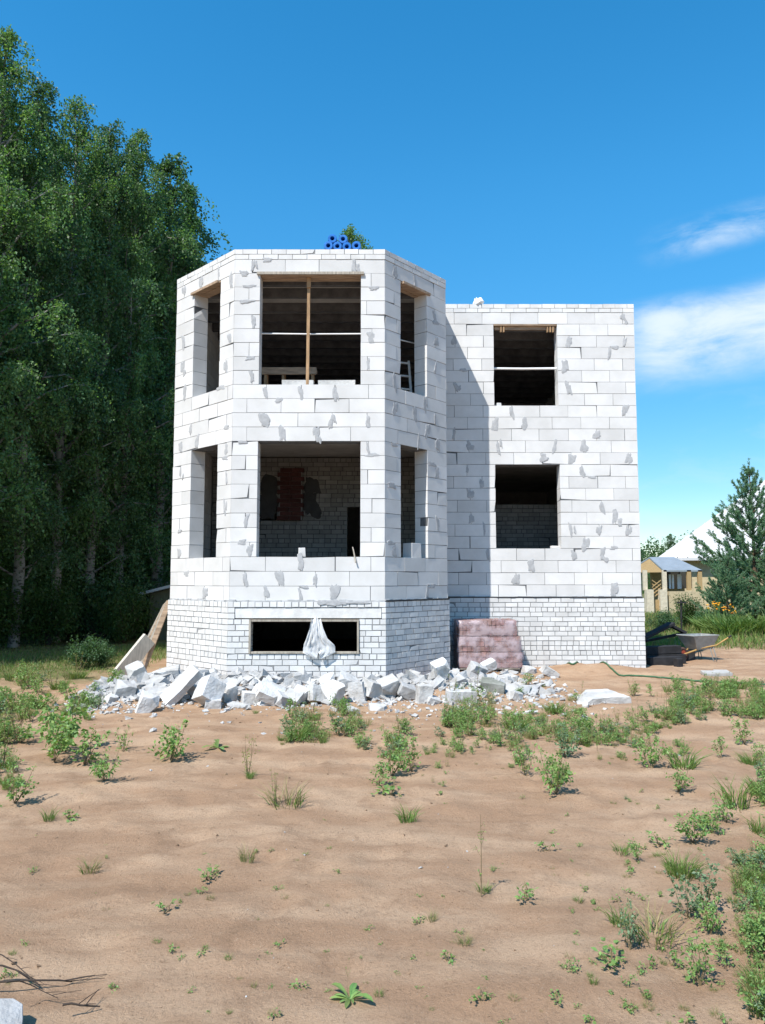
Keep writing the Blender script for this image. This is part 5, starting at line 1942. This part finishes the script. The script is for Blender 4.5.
# kind, variant, pixel of its foot, height in pixels, label, width factor
SINGLE = [
    ('leafyd', 0, 66, 752, 58, 'tallest leafy weed left of the white rubble, standing on bare sand', 1.0),
    ('leafyd', 1, 54, 762, 42, 'leafy weed hugging the tallest one on its left side', 1.0),
    ('leafy', 2, 84, 765, 36, 'low leafy weed hugging the tallest one on its right side', 1.1),
    ('leafyd', 2, 104, 781, 34, 'leafy weed between the tallest one and the rounded one, a dark shadow beside it', .9),
    ('leafy', 0, 123, 752, 26, 'small pale weed just below the gravel at the left rubble end', .9),
    ('leafyd', 0, 171, 762, 40, 'rounded leafy weed alone on the sand below the long tilted slab', 1.0),
    ('rosette', 0, 218, 748, 13, 'flat dark green weed with spread leaves below the large tilted block', 1.5),
    ('yellow', 0, 248, 776, 40, 'thin yellowish weed left of the grassy clump on the sand', .8),
    ('tuft', 1, 250, 778, 10, 'tiny green tuft at the foot of the thin yellowish weed', 1.3),
    ('leafy', 1, 15, 803, 36, 'leafy weed at the lower end of the weeds on the left border', 1.1),
    ('tuft', 0, 49, 820, 14, 'small tuft alone on sand under the leafy weeds at the left', 1.1),
    ('sprout', 0, 69, 821, 13, 'flat seedling right of the small tuft on the left sand', 1.6),
    ('drytuft', 0, 287, 806, 28, 'yellow green grassy clump alone in the middle of the sand', 1.5),
    ('yellow', 1, 276, 806, 38, 'thin weed rising out of the grassy clump in the middle of the sand', .7),
    ('drytuft', 0, 247, 862, 22, 'faint dry tuft on the bare sand below the thin yellowish weed', .8),
    ('sprout', 1, 207, 879, 12, 'pale seedling on the sand halfway to the camera, left half', 1.3),
    ('sprout', 2, 165, 913, 14, 'small round seedling nearest the camera on the left sand', 1.1),
    ('drytuft', 1, 90, 872, 18, 'dry grey tuft on the left sand, nothing green near it', 1.1),
    ('leafy', 1, 392, 776, 36, 'leafy dark weed at the tip of the green strip in the middle', 1.0),
    ('leafy', 3, 378, 786, 24, 'low weed left of the leafy dark weed in the middle', 1.2),
    ('sprout', 3, 395, 795, 16, 'creeping seedling below the leafy dark weed in the middle', 2.0),
    ('leafy', 2, 412, 772, 36, 'tall loose weed right of the leafy dark weed in the middle', .8),
    ('tuft', 2, 408, 822, 18, 'small grass tuft below the green strip, near the middle', 1.4),
    ('stalk', 0, 481, 897, 78, 'tall dry thin stalk standing alone on the open sand', 1.0),
    ('tuft', 1, 484, 893, 12, 'little green tuft at the foot of the tall dry stalk', 1.4),
    ('sprout', 1, 528, 900, 15, 'yellow green seedling right of the tall dry stalk', 1.2),
    ('sprout', 2, 545, 851, 11, 'tiny seedling between the tall stalk and the leafy weeds on the right', 1.4),
    ('drytuft', 0, 432, 920, 14, 'small dry tuft left below the tall dry stalk', 1.0),
    ('drytuft', 1, 465, 945, 16, 'dry tuft nearest the foot of the picture in its middle', 1.0),
    ('sprout', 0, 448, 962, 13, 'grey seedling just under the dry tuft in the lower middle', 1.3),
    ('rosette', 1, 350, 1000, 24, 'big leaved rosette at the very bottom, closest to the camera', 1.1),
    ('stalk', 1, 347, 1000, 54, 'fine bent stalk rising from the big leaved rosette', .5),
    ('leafyd', 2, 556, 794, 48, 'upright leafy weed at the front of the strip, right of the middle', .8),
    ('leafy', 0, 526, 775, 40, 'slim weed left of the upright leafy one in the strip', .8),
    ('blue', 0, 565, 757, 34, 'bluish weed above the upright leafy one in the strip', 1.0),
    ('leafyd', 0, 652, 768, 32, 'round leafy weed in front of the strip, below the concrete slab', 1.0),
    ('leafy', 1, 678, 792, 28, 'round weed in the open sand below the strip on the right', 1.1),
    ('tuft', 0, 684, 768, 22, 'bushy tuft between two round weeds in front of the strip', 1.6),
    ('leafy', 3, 721, 757, 20, 'small weed on open sand at the right, below the strip', 1.2),
    ('leafy', 2, 745, 746, 26, 'small weed farthest right on open sand below the strip', 1.0),
    ('leafyd', 1, 693, 843, 30, 'dense dark weed starting the diagonal row on the right', 1.2),
    ('leafyd', 2, 710, 833, 32, 'dense weed second in the diagonal row on the right', 1.0),
    ('leafy', 0, 727, 822, 30, 'loose weed third in the diagonal row, uphill of the dense ones', 1.1),
    ('tuft', 1, 736, 808, 34, 'grassy weed at the upper end of the diagonal row', 1.0),
    ('sprout', 3, 661, 845, 14, 'low seedling left of the diagonal row', 1.4),
    ('leafy', 1, 639, 861, 22, 'small dark weed alone left below the diagonal row', .9),
    ('tuft', 2, 622, 855, 14, 'pale tuft left of the small dark weed', 1.4),
    ('widetuft', 1, 682, 876, 26, 'wide grassy clump between the diagonal row and the blue weeds', 1.0),
    ('blue', 1, 688, 918, 42, 'bluish upright weed left of the other bluish weed', .9),
    ('blue', 2, 706, 912, 50, 'tallest bluish weed near the green mass on the right border', .9),
    ('leafyd', 0, 710, 934, 34, 'bright green weed at the foot of the bluish weeds', .9),
    ('leafy', 2, 700, 986, 44, 'bright green weed with a strong dark shadow, lowest on the right', .9),
    ('leafy', 3, 727, 966, 26, 'small weed right of the bright one with the strong shadow', 1.1),
    ('blue', 0, 630, 950, 50, 'narrow dark weed at the left of the low weeds on the right', .6),
    ('tuft', 0, 620, 925, 22, 'sparse tuft above the narrow dark weed', 1.2),
    ('drytuft', 1, 655, 940, 34, 'pale dry clump right of the narrow dark weed', 1.7),
    ('sprout', 1, 608, 966, 20, 'seedling left below the narrow dark weed', 1.3),
    ('sprout', 2, 672, 965, 18, 'tiny upright seedling between the pale dry clump and the bright weed', .8),
    ('sprout', 0, 650, 968, 15, 'tiny flat seedling below the pale dry clump', .9),
    ('sprout', 3, 629, 988, 12, 'withered seedling at the bottom on the right sand', 1.0),
]
for k, (kd, vv, px, py, hp, lb, wd) in enumerate(SINGLE):
    grp = {'sprout': 'seedlings on the bare sand', 'tuft': 'grass tufts on the bare sand', 'drytuft': 'dry tufts on the bare sand'}.get(kd, 'single weeds on the bare sand')
    nm, ct = {'tuft': ('grass_tuft', 'grass tuft'), 'widetuft': ('grass_tuft', 'grass tuft'), 'drytuft': ('grass_tuft', 'grass tuft'), 'sprout': ('seedling', 'seedling'), 'stalk': ('dry_stalk', 'stalk')}.get(kd, ('weed', 'weed'))
    plant(kd, vv, px, py, hp, lb, nm, ct, grp, wd)


# dense weeds nobody could count, as patches
def compose(name, label, items, mats=WM):
    mb = MB()
    for (kind, x, y, s, rz, wd) in items:
        pr = PROT[kind]
        p = pr[int(abs(x * 37 + y * 91)) % len(pr)]
        A = Matrix.Translation((x, y, float(hgt(x, y)) - .008)) @ Matrix.Rotation(rz, 4, 'Z') @ Matrix.Diagonal((s * wd, s * wd, s, 1))
        mb.addmb(p, A)
    o = mb.build(name, mats)
    return thing_tag(o, label, 'weeds', kind='stuff')


rng = np.random.RandomState(91)


def patch(cent, kinds, wts, dens=1.25, hs=.60):
    """cent: (px,py,rx,ry,count,hpx)"""
    it = []
    for (px, py, rx, ry, n, hp) in cent:
        for _ in range(max(1, int(round(n * dens)))):
            a = rng.uniform(0, 6.28)
            r = math.sqrt(rng.rand())
            q = gp(px + math.cos(a) * r * rx, py + math.sin(a) * r * ry)
            kd = kinds[rng.choice(len(kinds), p=wts)]
            s = hs * hp * rng.uniform(.45, 1.15) * q[1] / FPX / .36
            if kd == 'sprout':
                s *= 2.2
            it.append((kd, q[0], q[1], s, rng.uniform(0, 6.28), rng.uniform(.8, 1.3)))
    return it


KW = ['leafy', 'leafyd', 'blue', 'yellow', 'tuft', 'widetuft', 'drytuft', 'sprout', 'stalk']
WT = np.array([.24, .10, .09, .18, .10, .01, .13, .08, .07])
WT = WT / WT.sum()
compose('weed_strip', 'broken strip of mixed green weeds across the sand before the rubble', patch([
    (305, 735, 20, 10, 22, 36), (284, 742, 12, 4, 7, 22), (322, 738, 10, 6, 8, 24), (300, 722, 16, 10, 9, 42), (352, 730, 16, 12, 14, 34), (362, 745, 10, 6, 6, 26), (398, 740, 12, 14, 10, 36), (395, 755, 12, 7, 8, 24),
    (345, 712, 18, 6, 8, 30), (455, 728, 22, 12, 20, 36), (478, 722, 24, 14, 22, 34), (450, 752, 25, 7, 18, 22), (500, 745, 25, 8, 22, 24), (520, 732, 22, 12, 22, 30),
    (470, 705, 25, 8, 10, 34), (548, 735, 22, 10, 20, 30), (575, 735, 25, 10, 24, 30), (605, 745, 20, 8, 18, 28), (630, 730, 30, 10, 24, 26), (660, 722, 30, 10, 24, 26), (640, 742, 25, 8, 16, 26),
    (690, 712, 25, 10, 30, 30), (715, 702, 25, 10, 26, 34), (745, 712, 25, 10, 26, 32), (765, 705, 20, 14, 20, 34), (700, 690, 40, 6, 16, 26), (560, 718, 30, 8, 12, 30), (530, 690, 20, 6, 6, 26),
    (650, 700, 40, 8, 10, 28), (740, 690, 30, 6, 12, 24), (612, 760, 14, 5, 6, 16), (556, 770, 12, 16, 8, 22), (525, 760, 10, 12, 7, 24), (675, 752, 12, 6, 8, 22), (580, 700, 14, 5, 4, 22), (505, 765, 30, 8, 5, 12), (640, 800, 30, 8, 4, 10), (440, 775, 20, 12, 5, 14)], KW, WT))
compose('weed_border', 'tall mass of green weeds and grass along the right picture border', patch([
    (752, 890, 22, 28, 46, 46), (765, 850, 16, 25, 26, 52), (770, 950, 20, 40, 40, 60), (768, 1010, 14, 20, 18, 70), (750, 935, 16, 14, 16, 36), (775, 800, 18, 20, 20, 46), (745, 985, 10, 20, 6, 30), (762, 770, 12, 14, 10, 34),
    (800, 860, 30, 50, 50, 55), (810, 970, 30, 50, 40, 70)], KW, np.array([.28, .08, .10, .10, .22, .10, .08, .04, 0.0]), .62, .58))
compose('weed_corner', 'green weeds thickening toward the left picture border below the forest', patch([
    (8, 740, 16, 14, 26, 46), (5, 775, 14, 18, 22, 46), (18, 712, 22, 12, 34, 36), (55, 715, 30, 10, 26, 30), (30, 690, 40, 8, 30, 34), (80, 700, 20, 8, 16, 34), (-20, 720, 25, 30, 36, 44), (-25, 780, 20, 30, 30, 46), (90, 715, 14, 8, 8, 26),
    (70, 730, 16, 8, 10, 36), (12, 790, 10, 8, 6, 26), (110, 690, 20, 6, 8, 26), (45, 680, 50, 6, 20, 34), (150, 705, 12, 5, 4, 18), (365, 690, 12, 5, 3, 20), (240, 712, 20, 4, 3, 12)], KW, np.array([.26, .10, .06, .14, .22, .06, .12, .04, 0]), .55, .62))

# seedlings and dry bits over the open sand
it = []
for _ in range(170):
    px, py = rng.uniform(0, 765), 770 + 254 * rng.rand() ** 1.1
    q = gp(px, py)
    kd = ['sprout', 'drytuft', 'tuft'][rng.choice(3, p=[.6, .25, .15])]
    it.append((kd, q[0], q[1], rng.uniform(.12, .5) * (1.0 if kd == 'sprout' else .35), rng.uniform(0, 6.28), rng.uniform(.9, 1.6)))
for _ in range(90):
    px, py = rng.uniform(560, 765), rng.uniform(840, 1024)
    q = gp(px, py)
    kd = ['sprout', 'drytuft', 'tuft'][rng.choice(3, p=[.5, .3, .2])]
    it.append((kd, q[0], q[1], rng.uniform(.15, .55) * (1.0 if kd == 'sprout' else .45), rng.uniform(0, 6.28), rng.uniform(.9, 1.6)))
compose('seedlings', 'minute seedlings and dry bits dotted over the open sand', it)


# grass fields as stuff
def grass_field(name, label, xs, ys, h, w, dry, seed):
    rng = np.random.RandomState(seed)
    mb = MB()
    n = len(xs)
    for mi, sel in ((5, rng.rand(n) > dry), (6, None)):
        m = sel if sel is not None else ~last
        last = m
        x, y = xs[m], ys[m]
        P = np.stack([x, y, hgt(x, y) - .01], 1)
        k = len(P)
        D_ = np.stack([rng.normal(0, .35, k), rng.normal(0, .35, k), np.ones(k)], 1)
        L = h * rng.uniform(.4, 1.2, k) * (0.75 + .5 * vnoise(x * .8, y * .8))
        blades(mb, P, D_, L, w, rng, mi, droop=.12, fold=1.5)
    o = mb.build(name, WM)
    return thing_tag(o, label, 'grass', kind='stuff')


def sample(n, f):
    X, Y_ = [], []
    while sum(map(len, X)) < n:
        x = rng.uniform(-1, 1, n)
        y = rng.uniform(0, 1, n)
        x, y, keep = f(x, y)
        X.append(x[keep])
        Y_.append(y[keep])
    return np.concatenate(X)[:n], np.concatenate(Y_)[:n]


def fl_(x, y):
    y = 12.0 + 9.5 * y ** 1.2
    x = -9.2 + 4.6 * x
    nn = vnoise(x * .9 + 3, y * .9)
    k = (x < -4.6 + .5 * nn) & (y > 12.9 + 1.4 * nn + .35 * (x + 9)) & ~((y > 14.2) & (x > -4.9))
    return x, y, k


def fr_(x, y):
    y = 19.0 + 26 * y ** 1.4
    x = 20 + 16 * x
    nn = vnoise(x * .35, y * .35)
    k = (y > 20.3 + 1.3 * nn - .05 * (x - 6)) & (x < y * .62) & ((nn > -.55) | (y > 24))
    return x, y, k


xs, ys = sample(26000, fl_)
grass_field('meadow_grass', 'short sunlit grass between the sand and the dark forest', xs, ys, .17, .012, .25, 1)
xs, ys = sample(42000, fr_)
grass_field('garden_grass', 'grass of the garden behind the wheelbarrow', xs, ys, .34, .022, .3, 2)

# shrubs and flowers of the garden on the right
bush(*gp(689, 629)[:2], .58, 0, .5, 'green young shrub beside the wooden stake', name='shrub', cat='shrub')
bush(*gp(662.5, 633)[:2], .52, 1, .9, 'small round shrub between the house end and the stake', name='shrub', cat='shrub')
bush(*gp(706, 632)[:2], .50, 1, 2.2, 'low shrub between the stake and the orange flowers', name='shrub', cat='shrub')
mb = tuft(7, .85, .55, 420, .035, spread=.9)
mb.f = [(f, 5) for f, m in mb.f]
rngf = np.random.RandomState(4)
lily = mb.mesh('lily_leaves', WM)
fb = MB()
for k in range(11):
    c = np.array([rngf.normal(0, .35), rngf.normal(0, .3), rngf.uniform(.75, 1.05)])
    tube(fb, [(c[0] * .6, c[1] * .6, 0), c], .006, 3, 0, cap=False)
    blades(fb, np.repeat(c[None, :], 7, 0), rdir(rngf, 7, .7), .085, .045, rngf, 2)
lilyf = fb.mesh('lily_flowers', WM)
for k, (px, py, s, fl, lb) in enumerate(((716, 634, 1.0, 1, 'orange flowering lilies below the low pine'), (731, 637, 1.0, 0, 'lush green lily leaves right of the orange flowers'),
                                         (748, 637, 1.05, 0, 'lush green lily leaves below the tall pine'), (766, 637, 1.1, 0, 'lush green lily leaves at the picture border'),
                                         (727, 633, .9, 1, 'second clump of orange lilies, partly behind the first'))):
    q = gp(px, py)
    t = empty('lily_clump', q, k * 1.1, lb, 'flowers', 'lilies along the garden edge')
    t.scale = (s, s, s)
    o = bpy.data.objects.new('leaves', lily)
    COL.objects.link(o)
    o.parent = t
    if fl:
        o = bpy.data.objects.new('flowers', lilyf)
        COL.objects.link(o)
        o.parent = t

# ------------------------------------------------------------------ block and dry branches at the lower left corner
q = gp(3, 1040)
me = chunk_mesh('broken_block', (.20, .18, .14), 301, M['rubble'], 2)
o = bpy.data.objects.new('broken_block', me)
COL.objects.link(o)
o.location = (q[0] - .05, q[1] - .01, q[2] + .035)
o.rotation_euler = (.2, .25, .4)
thing_tag(o, 'white broken block under dry twigs, closest to the camera', 'broken block')
tw = [((-12, 994), (72, 984), (60, 988), .005, 'long straight dry branch crossing the nearest white block'),
      ((62, 1022), (100, 1010), (80, 1017), .005, 'short dry branch lying on the sand apart from the block'),
      ((-12, 985), (40, 990), (16, 984), .0045, 'thin dry branch on top of the nearest white block'),
      ((-12, 975), (38, 989), (14, 980), .003, 'thinnest dry branch farthest up beside the nearest block'),
      ((5, 1014), (58, 1005), (30, 1006), .003, 'thin forked dry branch right of the nearest block')]
for k, (a, b, c, r, lb) in enumerate(tw):
    pa, pb, pc = gp(*a), gp(*b), gp(*c)
    up = np.array([0, 0, .03 + .012 * k])
    pts = np.array([pa + up * 1.6, (pa + pc) / 2 + up * 1.5, pc + up * 1.1, (pc + pb) / 2 + up * .7, pb + up * .35])
    mb = MB()
    tube(mb, pts, np.linspace(r, r * .5, 5), 6)
    rr = np.random.RandomState(k)
    for j in range(3):
        f = rr.uniform(.3, .9)
        i = f * 4
        p = np.array([np.interp(i, range(5), pts[:, e]) for e in range(3)])
        d = (pb - pa) / np.linalg.norm(pb - pa) + rr.normal(0, .5, 3) * np.array([1, 1, .15])
        tube(mb, [p, p + d * .05, p + d * .10 + np.array([0, 0, -.005])], [r * .5, r * .4, r * .25], 4)
    o = mb.build('dry_branch', [M['twig']], smooth=True)
    thing_tag(o, lb, 'branch', 'dry branches at the nearest block')
